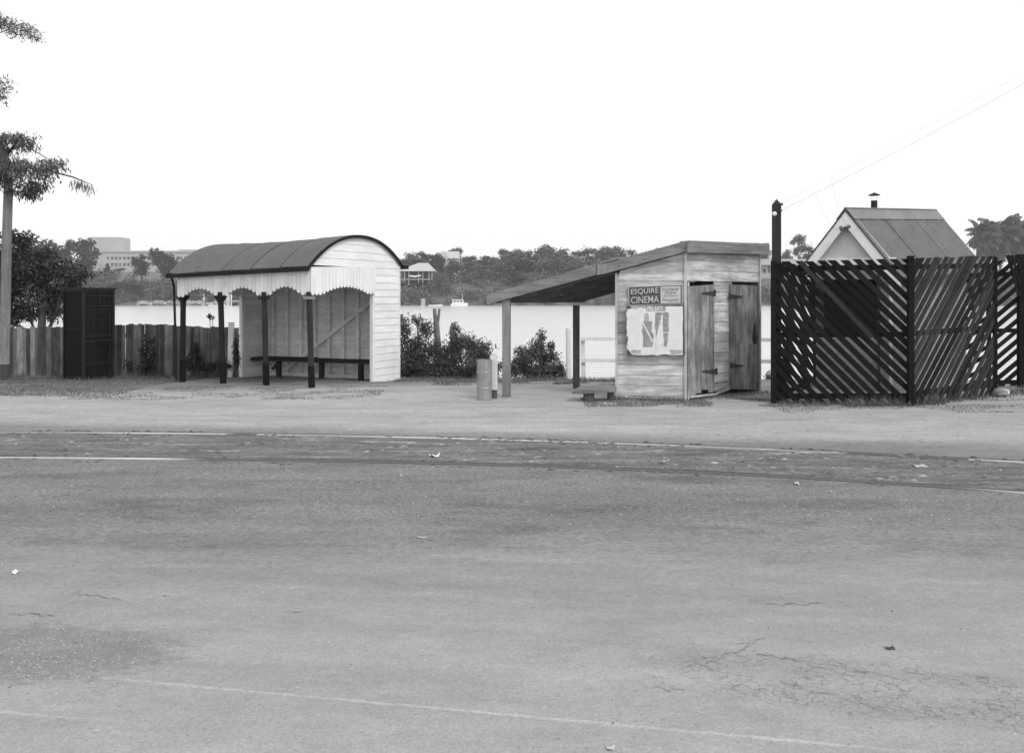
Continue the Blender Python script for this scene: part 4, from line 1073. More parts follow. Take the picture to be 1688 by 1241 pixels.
# ------------------------------------------------------------------ drum and marker post
c = G(798.5, 658.5); dm = thing('steel_drum', c, 'narrow grey steel drum with faded lettering standing beside a short white post', 'drum')
zt = P(0, 593, c.y).z; rd = .131; mb = MB()
prof = [(0, .0), (.96, .0), (1, .012)]
for zz in (.30, .69): prof += [(1, zz - .02), (1.035, zz - .008), (1.035, zz + .008), (1, zz + .02)]
prof += [(1, .985), (1.03, .99), (1.03, 1.0), (.97, 1.0), (.97, .96), (0, .96)]
nseg = 36
for (r0, z0), (r1, z1) in zip(prof, prof[1:]):
    for i in range(nseg):
        a, b = 2 * math.pi * i / nseg, 2 * math.pi * (i + 1) / nseg
        mb.poly([c + V((math.cos(a) * rd * r0, math.sin(a) * rd * r0, z0 * zt)), c + V((math.cos(b) * rd * r0, math.sin(b) * rd * r0, z0 * zt)), c + V((math.cos(b) * rd * r1, math.sin(b) * rd * r1, z1 * zt)), c + V((math.cos(a) * rd * r1, math.sin(a) * rd * r1, z1 * zt))])
mb.build('body', M_drum, dm)
def text_cyl(txt, c, r, z0, z1, a0, a1, mat, parent):
    q = [V((0, 0, z1)), V((1, 0, z1)), V((1, 0, z0)), V((0, 0, z0))]
    o = text_on(txt, q, mat, 'lettering', None, 0, V((0, -1, 0)), 0, 0, .012)
    vs_ = [v.co.copy() for v in o.data.vertices]; fs = [tuple(p.vertices) for p in o.data.polygons]; D.objects.remove(o)
    mb = MB(); mb.v = [(c.x + math.cos(a0 + (a1 - a0) * v.x) * r, c.y + math.sin(a0 + (a1 - a0) * v.x) * r, v.z) for v in vs_]; mb.f = fs; mb.t = [1.0] * len(fs)
    mb.build('lettering', mat, parent)
text_cyl('LITTER', c, rd + .002, zt * .57, zt * .635, math.radians(200), math.radians(283), M_inkm, dm)
text_cyl('HERE', c, rd + .002, zt * .49, zt * .55, math.radians(208), math.radians(275), M_inkm, dm)
c = G(814, 656.5); t = thing('marker_post', c, 'short white painted post with unpainted grey foot beside the steel drum', 'post')
h0 = P(0, 642, c.y).z; h1 = P(0, 586, c.y).z
mb = MB(); mb.beam(c - V((0, 0, .05)), c + V((0, 0, h0)), .10, .10, fd); mb.build('foot', M_postd, t, AF)
mb = MB(); mb.beam(c + V((0, 0, h0)), c + V((0, 0, h1)), .112, .112, fd); mb.hexa([c + V((a, b, h1 + (0 if k < 4 else .035))) * 1 for k, (a, b) in enumerate([(-.05, -.05), (.05, -.05), (.05, .05), (-.05, .05), (-.025, -.025), (.025, -.025), (.025, .025), (-.025, .025)])], .6); mb.build('shaft', M_white_trim, t, AF)

# ------------------------------------------------------------------ white landing rails by the river
t = thing('landing_rail', (3.2, 18.95, -.3), 'white two rail timber fence on the river bank behind the ticket shed', 'fence')
for u, vt in ((964, 557), (1190, 556), (1300, 556)):
    q = P(u, vt, 18.95); mb = MB(); mb.beam((q.x - .02, 18.95, -.5), (q.x - .05, 18.95, q.z), .09, .09, (0, 1, 0)); mb.build('post', M_white_trim, t)
for v0 in (558.5, 594): 
    mb = MB(); mb.beam(P(957, v0, 18.87), P(1330, v0 + 2, 18.87), .05, .085); mb.build('rail', M_white_trim, t)
q = P(938, 630, 18.9); t = tag(None or MB().build('x', M_white_trim), None); D.objects.remove(t)
mb = MB(); mb.tube([(q.x, 18.9, -.5), (q.x - .01, 18.9, .2), (q.x - .02, 18.9, P(0, 541, 18.9).z)], [.062, .06, .055], 10, 1.0)
tag(mb.build('mooring_post', M_white_trim, smooth=False), 'white round mooring post at the river edge just left of the canopy back post', 'post')

# ------------------------------------------------------------------ slatted screen fence
FE = V((9.98, 16.15, 0)); FE0 = V((9.36, 16.15, 0))
sf = thing('slat_fence', FC, 'tall black tarred screen fence of diagonal slats around the gabled hut', 'fence')
def slats(p, q, zp, zq, zb, ang, pitch, wid, nrm, name='slat_panel', tone=(.6, 1.3), th=.02, jit=.012, mat=None):
    p, q = V(p), V(q); d = (q - p); Ln = d.length; d = d / Ln; mb = MB()
    ca, sa = math.cos(ang), math.sin(ang)
    H = max(zp, zq)
    off = -(H + Ln); k = 0
    while off < H + Ln:
        off += pitch * rng.uniform(.93, 1.07)
        w = wid * rng.uniform(.9, 1.1) / 2; o = rng.uniform(0, .006); tl = rng.gauss(0, .013)
        mx_, mz_ = -sa * off, ca * off
        big = 6.0
        po = [(mx_ - big * ca - sa * w2, mz_ - big * (sa + tl) + ca * w2) for w2 in (-w, w)] + [(mx_ + big * ca - sa * w2, mz_ + big * (sa + tl) + ca * w2) for w2 in (w, -w)]
        j1, j2 = rng.uniform(-jit, jit), rng.uniform(-jit, jit)
        for fn in (lambda q: q[0], lambda q: Ln - q[0], lambda q: q[1] - zb - j1, lambda q: zp + (zq - zp) * q[0] / Ln + j2 - q[1]):
            out = []
            for q0_, q1_ in zip(po, po[1:] + po[:1]):
                f0, f1 = fn(q0_), fn(q1_)
                if f0 >= 0: out.append(q0_)
                if (f0 >= 0) != (f1 >= 0):
                    t_ = f0 / (f0 - f1); out.append((q0_[0] + (q1_[0] - q0_[0]) * t_, q0_[1] + (q1_[1] - q0_[1]) * t_))
            po = out
            if len(po) < 3: break
        if len(po) < 3: continue
        mb.prism([p + d * q[0] + V((0, 0, q[1])) + nrm * o for q in po], nrm * -th, rng.uniform(*tone))
    return mb.build(name, mat or M_tarz, sf, math.atan2(d.y, d.x))
n1 = V((-.105, -1, 0)).normalized(); n2 = V((1.3, -2.17, 0)).normalized()
D45 = math.radians(45)
slats(FL, FC, 2.37, 2.42, -.02, -D45, .138, .092, n1, tone=(.5, 1.0))  # darker tone stands in for shade on the side turned from the light
slats(FC, FR, 2.42, 2.53, -.02, math.radians(48), .130, .082, n2, tone=(.8, 2.6))  # lighter tone stands in for the light from the right
slats(FE0 + V((.0, 0, 0)), FE, 2.45, 2.56, .02, math.radians(40), .158, .085, V((0, -1, 0)), tone=(.5, 1.0))
slats(FL + V((.08, .08, 0)), (6.25, 16.85, 0), 2.38, 2.4, .0, -math.radians(23), .20, .105, V((-.9, .4, 0)).normalized(), tone=(.4, .8))
slats((8.8, 17.65, 0), (10.15, 17.42, 0), 2.45, 2.5, -.1, math.radians(33), .17, .075, V((0, -1, 0)), tone=(.5, 1.0))
mb = MB()                                                    # odd pieces nailed over the narrow end
for u0, u1, v0, v1 in ((1664, 1679, 421, 487), (1669, 1681, 421, 470), (1674.5, 1683, 420, 447), (1660, 1673, 421, 462)):
    mb.beam(P(u0, v0, 16.0 - (u0 - 1660) * .002), P(u1, v1, 16.0 - (u0 - 1660) * .002), .045, .02, (0, 1, 0), rng.uniform(.6, 1))
mb.build('patch_slats', M_tarz, sf)
mb = MB(); mb.beam(FE0.lerp(FE, .0) + V((-.03, -.03, 2.4)), FC.lerp(FR, .93) + V((0, 0, 2.46)), .03, .09, (0, 0, 1)); mb.build('rail', M_tarz, sf)
for (p, h, w, m) in ((FL, 2.39, .07, 0), (FC + V((.0, -.02, 0)), 2.46, .092, 0), (FR, 2.5, .06, 0), (FE + V((.06, 0, 0)), 2.62, .115, 0), ((6.25, 16.85, 0), 2.4, .09, 0), ((10.15, 17.42, 0), 2.4, .06, 0)):
    p = V(p); mb = MB(); mb.beam(p + V((0, 0, -.2)), p + V((0, 0, h)), w, w, n1, .7); mb.build('post', M_tarz, sf)
bk1, bk2 = -n1 * .045, -n2 * .045
for z in (2.25, 1.14, .12):
    mb = MB(); mb.beam(FL + bk1 + V((0, 0, z)), FC + bk1 + V((0, 0, z + .03)), .05, .085, (0, 0, 1), .6); mb.build('rail', M_tarz, sf)
    mb = MB(); mb.beam(FC + bk2 + V((0, 0, z + .03)), FR + bk2 + V((0, 0, z + .1)), .05, .085 if z > 1 else .12, (0, 0, 1), .8); mb.build('rail', M_tarz, sf)
    mb = MB(); mb.beam(FE0 + V((0, .04, z - .02)), FE + V((0, .04, z - .02)), .04, .08, (0, 0, 1), .6); mb.build('rail', M_tarz, sf)
    mb = MB(); mb.beam(FL + V((.13, .08, z)), V((6.25, 16.85, z)), .04, .08, (0, 0, 1), .6); mb.build('rail', M_tarz, sf)
mb = MB(); mb.beam(P(1318, 432, 13.62), P(1437, 556, 13.5), .075, .02, (0, -1, 0), 2.0); mb.build('loose_slat', M_tarz, sf)

# tarred power pole with insulators
pb_ = V((P(1280, 0, 14.3).x, 14.3, 0)); zt = P(0, 337, 14.3).z
t = thing('power_pole', pb_, 'dark square pole with pointed top standing behind the slatted fence corner', 'pole')
mb = MB(); w = .058; mb.hexa([pb_ + V((a * w, b * w, z)) for z in (-.3, zt) for a, b in ((-1.1, -1), (1.1, -1), (1.1, 1), (-1.1, 1))])
for i in range(4):
    cs = [(-1.1, -1), (1.1, -1), (1.1, 1), (-1.1, 1)]; a, b = cs[i], cs[(i + 1) % 4]
    mb.poly([pb_ + V((a[0] * w, a[1] * w, zt)), pb_ + V((b[0] * w, b[1] * w, zt)), pb_ + V((0, 0, P(0, 328, 14.3).z))])
mb.build('shaft', wood('tarred_pole', .03, 'z', .2, .25, .8), t)
def insulator(c, ax, s, par, mat=M_porcelain):
    c, ax = V(c), V(ax).normalized(); mb = MB()
    mb.tube([c, c + ax * s * .3, c + ax * s * .55, c + ax * s * .8, c + ax * s], [s * .5, s * .42, s * .55, s * .5, s * .25], 10); return mb.build('insulator', mat, par)
insulator(P(1277, 353, 14.22), (-.4, -1, 0), .075, t)
insulator(P(1286, 337, 14.24), (1, -.3, 0), .05, t, M_wire)
insulator(P(1285.5, 347, 14.24), (1, -.3, 0), .04, t, M_wire)

# ------------------------------------------------------------------ gabled hut
HL, HC = V((5.94, 16.0, 0)), V((7.118, 15.4, 0)); sdv = V((2.3, 1.6, 0)); HR, HB = HC + sdv, HL + sdv
gd = (HC - HL).normalized(); rd_ = sdv.normalized(); HN = V((gd.y, -gd.x, 0)); HN = HN if HN.y < 0 else -HN; HS = V((rd_.y, -rd_.x, 0)); HS = HS if HS.y < 0 else -HS
AG, AR = math.atan2(gd.y, gd.x), math.atan2(rd_.y, rd_.x)
hut = thing('gabled_hut', HC, 'small hut with steep iron gable roof and white barge boards behind the slatted fence', 'hut')
midF = (HL + HC) / 2; GW = (HC - HL).length; zr0, zr1 = 3.445, 3.60
pk0 = midF - rd_ * .14 - gd * .05 + V((0, 0, zr0)); pk1 = V((9.03, 17.44, zr1)); hw, drop = .96, 1.30
ez0 = zr0 - drop
ew = zr0 - drop * (GW / 2) / hw - .05                        # wall plate height
mb = MB(); zo0, zo1 = 1.03, 2.12                             # opening
def hp(s, z, o=0): return HL + gd * s + V((0, 0, z)) + HN * o
def wrows(mb, f0, f1, z0, z1, n, h=.17, tn=(.9, 1.08)):
    z = z0
    while z < z1 - .01:
        t_ = min(z + h, z1); wboard(mb, f0(z), f1(z), f0(t_), f1(t_), n, rng.uniform(*tn)); z = t_
s_op = GW * .83
wrows(mb, lambda z: hp(0, z), lambda z: hp(GW, z), -.15, zo0, HN)
wrows(mb, lambda z: hp(s_op, z), lambda z: hp(GW, z), zo0, zo1, HN)
wrows(mb, lambda z: hp(0, z), lambda z: hp(GW, z), zo1, ew, HN)
mb.build('front_wall', M_hutwall, hut, AG)
mb = MB(); wrows(mb, lambda z: HC + V((0, 0, z)), lambda z: HR + V((0, 0, z)), -.15, ew, HS, .17)
mb.build('side_wall', M_hutwall, hut, AR)
mb = MB()
wrows(mb, lambda z: HL + V((0, 0, z)), lambda z: HB + V((0, 0, z)), -.15, ew, -HS); wrows(mb, lambda z: HB + V((0, 0, z)), lambda z: HR + V((0, 0, z)), -.15, ew + .1, -HN)
mb.prism([HL + V((0, 0, .0)), HC + V((0, 0, 0)), HR + V((0, 0, 0)), HB + V((0, 0, 0))], (0, 0, .02), .2)
mb.build('back_wall', M_postd, hut, AR)
mb = MB()                                                    # black panel standing in for the shade inside the opening
mb.prism([hp(.0, zo0, -.25), hp(s_op, zo0, -.25), hp(s_op, zo1, -.25), hp(0, zo1, -.25)], -HN * -.02); mb.build('opening_shade', M_black, hut, AG)
mb = MB(); mb.beam(hp(GW + .005, -.1, .012), hp(GW + .005, ew, .012), .06, .06, gd); mb.build('corner_board', M_hutwhite, hut, AG)
mb = MB(); mb.beam(hp(GW - .20, -.1, .02), hp(GW - .20, ew, .02), .02, .05, gd); mb.build('cover_strip', M_postd, hut, AG)
# gable sheet
mb = MB(); gm = midF; gz0 = ew
mb.prism([gm - gd * (GW / 2 + .02) + V((0, 0, gz0)), gm + gd * (GW / 2 + .02) + V((0, 0, gz0)), gm + V((0, 0, zr0 - .06))], HN * .015); mb.build('gable', wood('gable_sheet', .66, 'n', .05, .04, .8, .06), hut, AG)
mb = MB(); bz = P(0, 430, 15.8).z; mb.beam(gm - gd * (GW / 2 + .1) + HN * .03 + V((0, 0, bz - .02)), gm + gd * (GW / 2 + .1) + HN * .03 + V((0, 0, bz - .02)), .03, .13, (0, 0, 1)); mb.build('gable_beam', M_hutwhite, hut, AG)
for sg_ in (-1, 1):                                          # roof slopes: corrugations run down the slope
    mb = MB(); RL = (pk1 - pk0).length
    nrm_ = V((gd.x * sg_ * drop, gd.y * sg_ * drop, hw)).normalized()
    def rfn(s, t, sg_=sg_, nrm_=nrm_):
        k = (s % .84); base = pk0.lerp(pk1, s / RL) + gd * sg_ * hw * t + V((0, 0, -drop * t))
        return base + nrm_ * (.008 * math.sin(2 * math.pi * s / .076) + .012 * (k / .84))
    mb.grid(rfn, frange(0, RL, .0127), [0, .33, .66, 1.0]); rf_ = mb.build('roof_slope', M_hut_roof, hut, AR)
    for s, tn_ in ((1.05, .35), (2.1, .7)):
        mb = MB(); mb.beam(rfn(s, .02) + nrm_ * .006, rfn(s, 1) + nrm_ * .006, .010, .012, nrm_, tn_); mb.build('sheet_lap', M_hut_roof, rf_, AR)
    mb = MB(); mb.prism([pk0 + nrm_ * .02 - rd_ * .01 + V((0, 0, .01)), pk1 + nrm_ * .02 + V((0, 0, .01)), pk1 + gd * sg_ * .145 + V((0, 0, -.196)) + nrm_ * .024, pk0 - rd_ * .01 + gd * sg_ * .145 + V((0, 0, -.196)) + nrm_ * .024], nrm_ * .004, 1.45); mb.build('ridge_flashing', M_hut_roof, hut, AR)
    mb = MB(); sl = V((gd.x * sg_ * hw, gd.y * sg_ * hw, -drop)); b0 = pk0 + V((0, 0, -.035)); wv = V((0, 0, -.27)); ctr = sl.normalized()
    mb.prism([b0, b0 + sl, b0 + sl + wv, b0 + wv], HN * .025); mb.build('barge_board', M_hutwhite, hut, AG)
    mb = MB(); mb.prism([pk0 + V((0, 0, -.034)), pk0 + sl + V((0, 0, -.034)), pk0 + sl + V((0, 0, .012)), pk0 + V((0, 0, .018))], HN * .035, .5); mb.build('roof_edge', M_hut_roof, hut, AG)
mb = MB(); mb.tube([pk0 - rd_ * .02 + V((0, 0, .022)), pk1 + V((0, 0, .022))], .028, 10, 1.0); mb.build('ridge_roll', M_hut_roof, hut, AR)
# soffit boards under the gable overhang
mb = MB(); mb.beam(P(1441, 350, 16.75) - V((0, 0, .5)), P(1441, 331, 16.75), .001, .001); mb = MB()
cp = P(1441, 331, 16.75); mb.tube([cp - V((0, 0, .6)), cp], .062, 14); mb.build('flue', M_cabl, hut)
mb = MB(); ct = P(1441, 322.5, 16.75); mb.tube([ct, ct + V((0, 0, .012)), ct + V((0, 0, .05)), ct + V((0, 0, .062))], [.115, .115, .03, .006], 16)
for a in (0, 2.1, 4.2): mb.tube([cp + V((math.cos(a) * .055, math.sin(a) * .055, -.03)), ct + V((math.cos(a) * .055, math.sin(a) * .055, .01))], .003, 4)
mb.build('cowl', M_cabl, hut)
i1, i2 = P(1387, 376, 15.57), P(1399.5, 374, 15.52)
insulator(i1 + HN * .03, HN, .07, hut, M_fascia); insulator(i2 + HN * .03, HN, .07, hut, M_fascia)
mb = MB(); mb.beam(i1 + HN * .05 + V((-.02, 0, -.05)), i1 + HN * .05 + V((.05, 0, .0)), .02, .03); mb.beam(i2 + HN * .05 + V((-.04, 0, -.04)), i2 + HN * .05 + V((.03, 0, .01)), .02, .03); mb.build('insulator_bracket', M_wire, hut)
# wires
def wire(a, b, sag, label, rad=.0022, name='overhead_wire'):
    a, b = V(a), V(b); mb = MB(); pts = [a.lerp(b, i / 24) - V((0, 0, sag * 4 * (i / 24) * (1 - i / 24))) for i in range(25)]
    mb.tube(pts, rad, 5); return tag(mb.build(name, M_wire), label, 'wire')
w1a, w1b = P(1288, 335, 14.22), V((9.2, 7.5, 6.45))
w2a, w2b = P(1288, 347, 14.22), V((9.05, 7.5, 6.20))
wire(w1a, w1b, .09, 'upper faint overhead wire running from the pole top to the upper right', .0016)
wire(w2a, w2b, .09, 'lower darker overhead wire running from the pole top to the upper right', .0022)
wire(P(1345.5, 320, 13.55), i1, .20, 'thin slack wire drooping to the left insulator on the hut gable', .0016)
wire(P(1370, 296, 13.3), i2, .16, 'thin slack wire drooping to the right insulator on the hut gable', .0016)

# ------------------------------------------------------------------ dark cabinet booth at the left
C0 = V((-9.65, 18.4, 0)); ld = V((-.87, .49, 0)).normalized(); rdv = V((.49, .87, 0)).normalized(); LL, LR = .70, .77; HZ = 1.955
cb = thing('dark_booth', C0, 'tall black timber booth with panelled side standing in the grass before the paling fence', 'booth')
AB = math.atan2(rdv.y, rdv.x); nr = V((rdv.y, -rdv.x, 0)); nr = nr if nr.y < 0 or nr.x > 0 else -nr; nl = V((ld.y, -ld.x, 0)); nl = nl if nl.y < 0 else -nl
def cbp(s, z, o=0): return C0 + rdv * s + V((0, 0, z)) + nr * o
zb = -.12
mb = MB()                                                    # panelled right side: narrow boards
nb = 12
for i in range(nb): mb.prism([cbp(LR * i / nb + .002, zb), cbp(LR * (i + 1) / nb - .002, zb), cbp(LR * (i + 1) / nb - .002, HZ), cbp(LR * i / nb + .002, HZ)], nr * -.02, rng.uniform(.6, 1.3))
mb.build('side_panel', M_cab, cb, AB)
mb = MB()
for s in (.02, LR - .02): mb.beam(cbp(s, zb, .012), cbp(s, HZ, .012), .05, .045, nr)
mb.build('stile', M_cabl, cb, AB)
for v_ in (488, 505, 510, 554.5, 561, 600):
    z = P(0, v_, 18.65).z; mb = MB(); mb.beam(cbp(.04, z, .01), cbp(LR - .04, z, .01), .02, .022, (0, 0, 1)); mb.build('moulding', M_cabl, cb, AB)
def ring(z0, z1, s0, s1, w, nm):
    mb = MB()
    mb.beam(cbp(s0, z0, .006), cbp(s1, z0, .006), .012, w); mb.beam(cbp(s0, z1, .006), cbp(s1, z1, .006), .012, w)
    mb.beam(cbp(s0, z0, .006), cbp(s0, z1, .006), w, .012, nr); mb.beam(cbp(s1, z0, .006), cbp(s1, z1, .006), w, .012, nr); mb.build(nm, M_cabl, cb, AB)
ring(P(0, 597, 18.65).z, P(0, 563, 18.65).z, .10, LR - .10, .016, 'panel_frame')
ring(P(0, 552, 18.65).z, P(0, 515, 18.65).z, .12, LR - .10, .014, 'panel_frame'); ring(P(0, 541, 18.65).z, P(0, 525, 18.65).z, .22, LR - .28, .012, 'panel_frame')
mb = MB(); mb.beam(cbp(.40, P(0, 503, 18.65).z, .008), cbp(.40, HZ - .02, .008), .016, .014, nr); mb.build('glazing_bar', M_cabl, cb, AB)
Lb = C0 + ld * LL; Rb = C0 + rdv * LR; Bb = Lb + rdv * LR
mb = MB()                                                    # left and back sides, closed; their shade is put into a darker tone
for (p, q, n) in ((C0, Lb, nl), (Lb, Bb, -nr), (Bb, Rb, -nl)):
    for i in range(8):
        a, b = V(p).lerp(V(q), i / 8 + .003), V(p).lerp(V(q), (i + 1) / 8 - .003)
        mb.prism([a + V((0, 0, zb)), b + V((0, 0, zb)), b + V((0, 0, HZ)), a + V((0, 0, HZ))], n * -.02, rng.uniform(.3, .5))
mb.build('boarded_side', M_cab, cb, AB)
mb = MB(); mb.beam(C0 + ld * .03 + nl * .01 + V((0, 0, 1.05)), C0 + ld * (LL - .03) + nl * .01 + V((0, 0, 1.05)), .015, .05); mb.beam(Lb - ld * .02 + nl * .008 + V((0, 0, zb)), Lb - ld * .02 + nl * .008 + V((0, 0, HZ)), .04, .016, nl, .5); mb.build('batten', M_cab, cb, AB)
mb = MB(); ov = .045
cs = [C0 - (ld + rdv) * ov, Lb + ld * ov - rdv * ov, Bb + (ld + rdv) * ov, Rb + rdv * ov - ld * ov]
mb.prism([p + V((0, 0, HZ)) for p in cs], (0, 0, .035)); mb.prism([p * .985 + C0 * .015 + V((0, 0, HZ - .05)) for p in [C0 - (ld + rdv) * .02, Lb + ld * .02 - rdv * .02, Bb + (ld + rdv) * .02, Rb + rdv * .02 - ld * .02]], (0, 0, .049)); mb.build('roof', M_cabl, cb, AB)

# ------------------------------------------------------------------ paling fence
pf0, pf1 = V((-13.6, 19.95, 0)), V((-6.45, 19.45, 0)); pd = (pf1 - pf0).normalized(); PLn = (pf1 - pf0).length; pn = V((pd.y, -pd.x, 0)); pn = pn if pn.y < 0 else -pn
pfn = thing('paling_fence', pf0, 'old grey timber paling fence on the river bank between the leaning trunk and the shelter', 'fence'); AP = math.atan2(pd.y, pd.x)
mb = MB(); s = 0
while s < PLn - .05:
    w = rng.uniform(.07, .125); lean = rng.gauss(0, .005); p = pf0 + pd * s
    u = U0 + F * p.x / p.y
    vt = 537 + 2.5 * math.sin(u * .021) + rng.gauss(0, .8)
    if u < 60: vt += 1
    zt = P(0, vt, p.y).z
    tn = rng.choice((.45, .62, .85, 1.0, 1.0, 1.25, 1.8)) * rng.uniform(.9, 1.1)
    if 228 < u < 262: tn *= .55
    if 262 < u < 296: tn *= .75
    o = pn * (.026 if rng.random() < .4 else 0)
    mb.prism([p + o + V((0, 0, -.3)), p + o + pd * (w + .004) + V((0, 0, -.3)), p + o + pd * (w + .002 + lean) + V((0, 0, zt + rng.gauss(0, .006))), p + o + pd * lean + V((0, 0, zt))], pn * -.016, tn)
    s += w
mb.build('palings', M_picket, pfn, AP)
for z in (.25, .85):
    mb = MB(); mb.beam(pf0 - pn * .05 + V((0, 0, z)), pf1 - pn * .05 + V((0, 0, z)), .05, .08); mb.build('rail', M_picket, pfn, AP)
for s in (1.0, 3.2, 5.4):
    p = pf0 + pd * s - pn * .11; mb = MB(); mb.beam(p + V((0, 0, -.4)), p + V((0, 0, 1.05)), .1, .1, pd); mb.build('post', M_picket, pfn, AP)
q = on_line(pf0 + pn * .07, pf1 + pn * .07, 380, 612)
mb = MB(); mb.beam(V((q.x, q.y, -.3)), V((q.x + .02, q.y, P(0, 531, q.y).z)), .115, .09, pn, 1.12)
tag(mb.build('white_post', M_white_trim, None, AP), 'upright whitewashed timber post against the paling fence beside the shelter end wall', 'post')

# ------------------------------------------------------------------ near trees and bushes
rt = random.Random(77)
t = thing('leaning_tree', G(6, 617), 'tall pale smooth trunk at the left edge with wispy drooping foliage above', 'tree')
mb = MB(); Yt = 18.8
mb.tube([P(5, 640, Yt), P(6.5, 600, Yt)], [.128, .122], 14, .25); mb.tube([P(6.5, 600, Yt), P(9, 500, Yt), P(11, 400, Yt), P(13.5, 320, Yt)], [.112, .106, .100, .095], 14)
mb.tube([P(13.5, 320, Yt), P(14, 295, Yt), P(5, 250, Yt), P(-30, 190, Yt), P(-70, 90, Yt), P(-90, 0, Yt)], [.095, .09, .085, .08, .08, .07], 10, .4)
mb.build('trunk', M_bark, t, smooth=True)
mb = MB()
for pts in ([(-60, 110), (-20, 60), (30, 45)], [(-50, 150), (-10, 152), (10, 150)], [(5, 250), (40, 240), (85, 265)], [(10, 280), (50, 275), (120, 292), (152, 305)], [(8, 260), (30, 230), (50, 225)], [(12, 300), (25, 320)]):
    mb = MB(); mb.tube([P(u, v, Yt + rt.uniform(-.2, .2)) for u, v in pts], [.035] + [.018] * (len(pts) - 2) + [.006], 5, .6); mb.build('branch', M_barkd, t)
mb = MB(); px = Yt / F
def BL2(lst): return [(P(u, v, Yt + rt.uniform(-.4, .4)), (a * px, .35, b * px)) for u, v, a, b in lst]
leaves(mb, BL2([(10, 40, 22, 17), (-25, 30, 30, 20), (35, 50, 22, 13), (54, 58, 12, 9)]), 1500, .10, .022, rt, .3, 12, .5, .5, 1.3)
leaves(mb, BL2([(0, 150, 15, 26), (-25, 145, 25, 30), (8, 140, 9, 16)]), 650, .10, .024, rt, .4, 10, .5, .5, 1.3)
leaves(mb, BL2([(5, 240, 28, 20), (40, 235, 22, 15), (12, 270, 30, 20), (45, 280, 26, 20), (72, 280, 22, 18), (92, 268, 14, 10), (30, 308, 22, 14), (5, 290, 20, 20), (48, 318, 14, 10), (-25, 260, 40, 40), (20, 225, 24, 10), (62, 300, 26, 14)]), 5200, .13, .028, rt, .55, 12, .5, .4, 1.4)
leaves(mb, BL2([(128, 300, 13, 8), (146, 308, 9, 8)]), 130, .15, .02, rt, .8, 12, .5, .7, 1.6)
mb.build('crown', M_leaf_gum, t)

t = thing('leafy_tree', (-12.3, 21.5, -.6), 'dense dark tree with drooping leaves behind the left end of the paling fence', 'tree')
mb = MB(); mb.tube([(-12.4, 21.6, -1), (-12.45, 21.6, .4), (-12.3, 21.5, 1.6)], [.14, .12, .08], 8)
for d in ((-.9, .2, 2.2), (.6, -.1, 2.0), (0, .2, 2.9), (.9, .1, .9), (-1.2, 0, 1.2)): mb.tube([(-12.4, 21.6, .5), (-12.35 + d[0] * .5, 21.6, .5 + d[2] * .4), (-12.35 + d[0], 21.5 + d[1], d[2])], [.06, .04, .015], 5)
mb.build('trunk', M_barkd, t)
mb = MB(); Y2 = 21.4; px2 = Y2 / F
lst = [(20, 470, 40, 34), (60, 450, 34, 26), (100, 445, 30, 20), (35, 410, 30, 26), (22, 390, 16, 14), (42, 392, 13, 14), (70, 420, 24, 16), (128, 450, 16, 12), (80, 485, 34, 26), (112, 478, 20, 18), (50, 515, 40, 18), (85, 512, 26, 14), (20, 520, 34, 20), (-20, 450, 40, 60), (-10, 510, 30, 25), (10, 435, 30, 25), (122, 462, 14, 10)]
leaves(mb, [(P(u, v, Y2 + rt.uniform(-.3, .5)), (a * px2, .5, b * px2)) for u, v, a, b in lst], 10500, .13, .045, rt, .45, 16, .42, .35, 1.5)
mb.build('crown', M_leaf_near, t)

def bush(name, u0, v0, Yb, lst, n, ln, wd, label, droop=.0, mat=None, zbase=-.35):
    c = P(u0, v0, Yb); t = thing(name, (c.x, Yb, zbase), label, 'shrub'); px = Yb / F
    mb = MB()
    for u, v, a, b in lst:
        e = P(u, v, Yb); mb.tube([(c.x + rt.uniform(-.15, .15), Yb, zbase - .3), ((c.x + e.x) / 2, Yb + rt.uniform(-.1, .1), (zbase + e.z) / 2), e], [.022, .016, .006], 5)
    mb.build('stems', M_barkd, t)
    mb = MB(); leaves(mb, [(P(u, v, Yb + rt.uniform(-.25, .25)), (a * px, min(.4, a * px), b * px)) for u, v, a, b in lst], n, ln, wd, rt, droop, 14, .42, .45, 1.5)
    mb.build('leaves', mat or M_leaf_bush, t); return t
bush('shrub', 690, 625, 19.6, [(668, 560, 16, 32), (660, 530, 8, 10), (690, 575, 22, 30), (705, 545, 14, 18), (672, 600, 26, 24), (700, 605, 24, 18), (722, 600, 18, 24), (688, 530, 10, 10), (712, 575, 14, 18), (680, 615, 24, 10), (712, 615, 20, 10), (695, 623, 44, 7)], 12000, .068, .032, 'dense dark shrub against the right side of the white shelter')
bush('shrub', 770, 625, 19.4, [(755, 570, 16, 22), (775, 565, 20, 22), (795, 575, 18, 18), (745, 600, 22, 22), (780, 600, 26, 20), (802, 590, 12, 20), (752, 545, 8, 14), (735, 585, 14, 20), (820, 605, 12, 14), (765, 612, 40, 10), (730, 612, 24, 10), (775, 622, 46, 7), (745, 622, 30, 7)], 12000, .068, .032, 'broad dark shrub behind the steel drum')
bush('shrub', 890, 628, 19.3, [(888, 575, 14, 20), (893, 555, 8, 12), (870, 595, 20, 22), (900, 590, 18, 22), (850, 605, 14, 18), (905, 610, 20, 14), (880, 612, 28, 12), (855, 580, 10, 12), (908, 572, 8, 10), (880, 625, 44, 6), (846, 612, 14, 12), (858, 598, 12, 14)], 8500, .064, .036, 'pointed leafy shrub under the middle of the shed canopy')
bush('shrub', 925, 630, 19.2, [(922, 608, 9, 16), (928, 618, 8, 10), (916, 618, 8, 10)], 700, .064, .036, 'small low leafy shrub just left of the white mooring post')
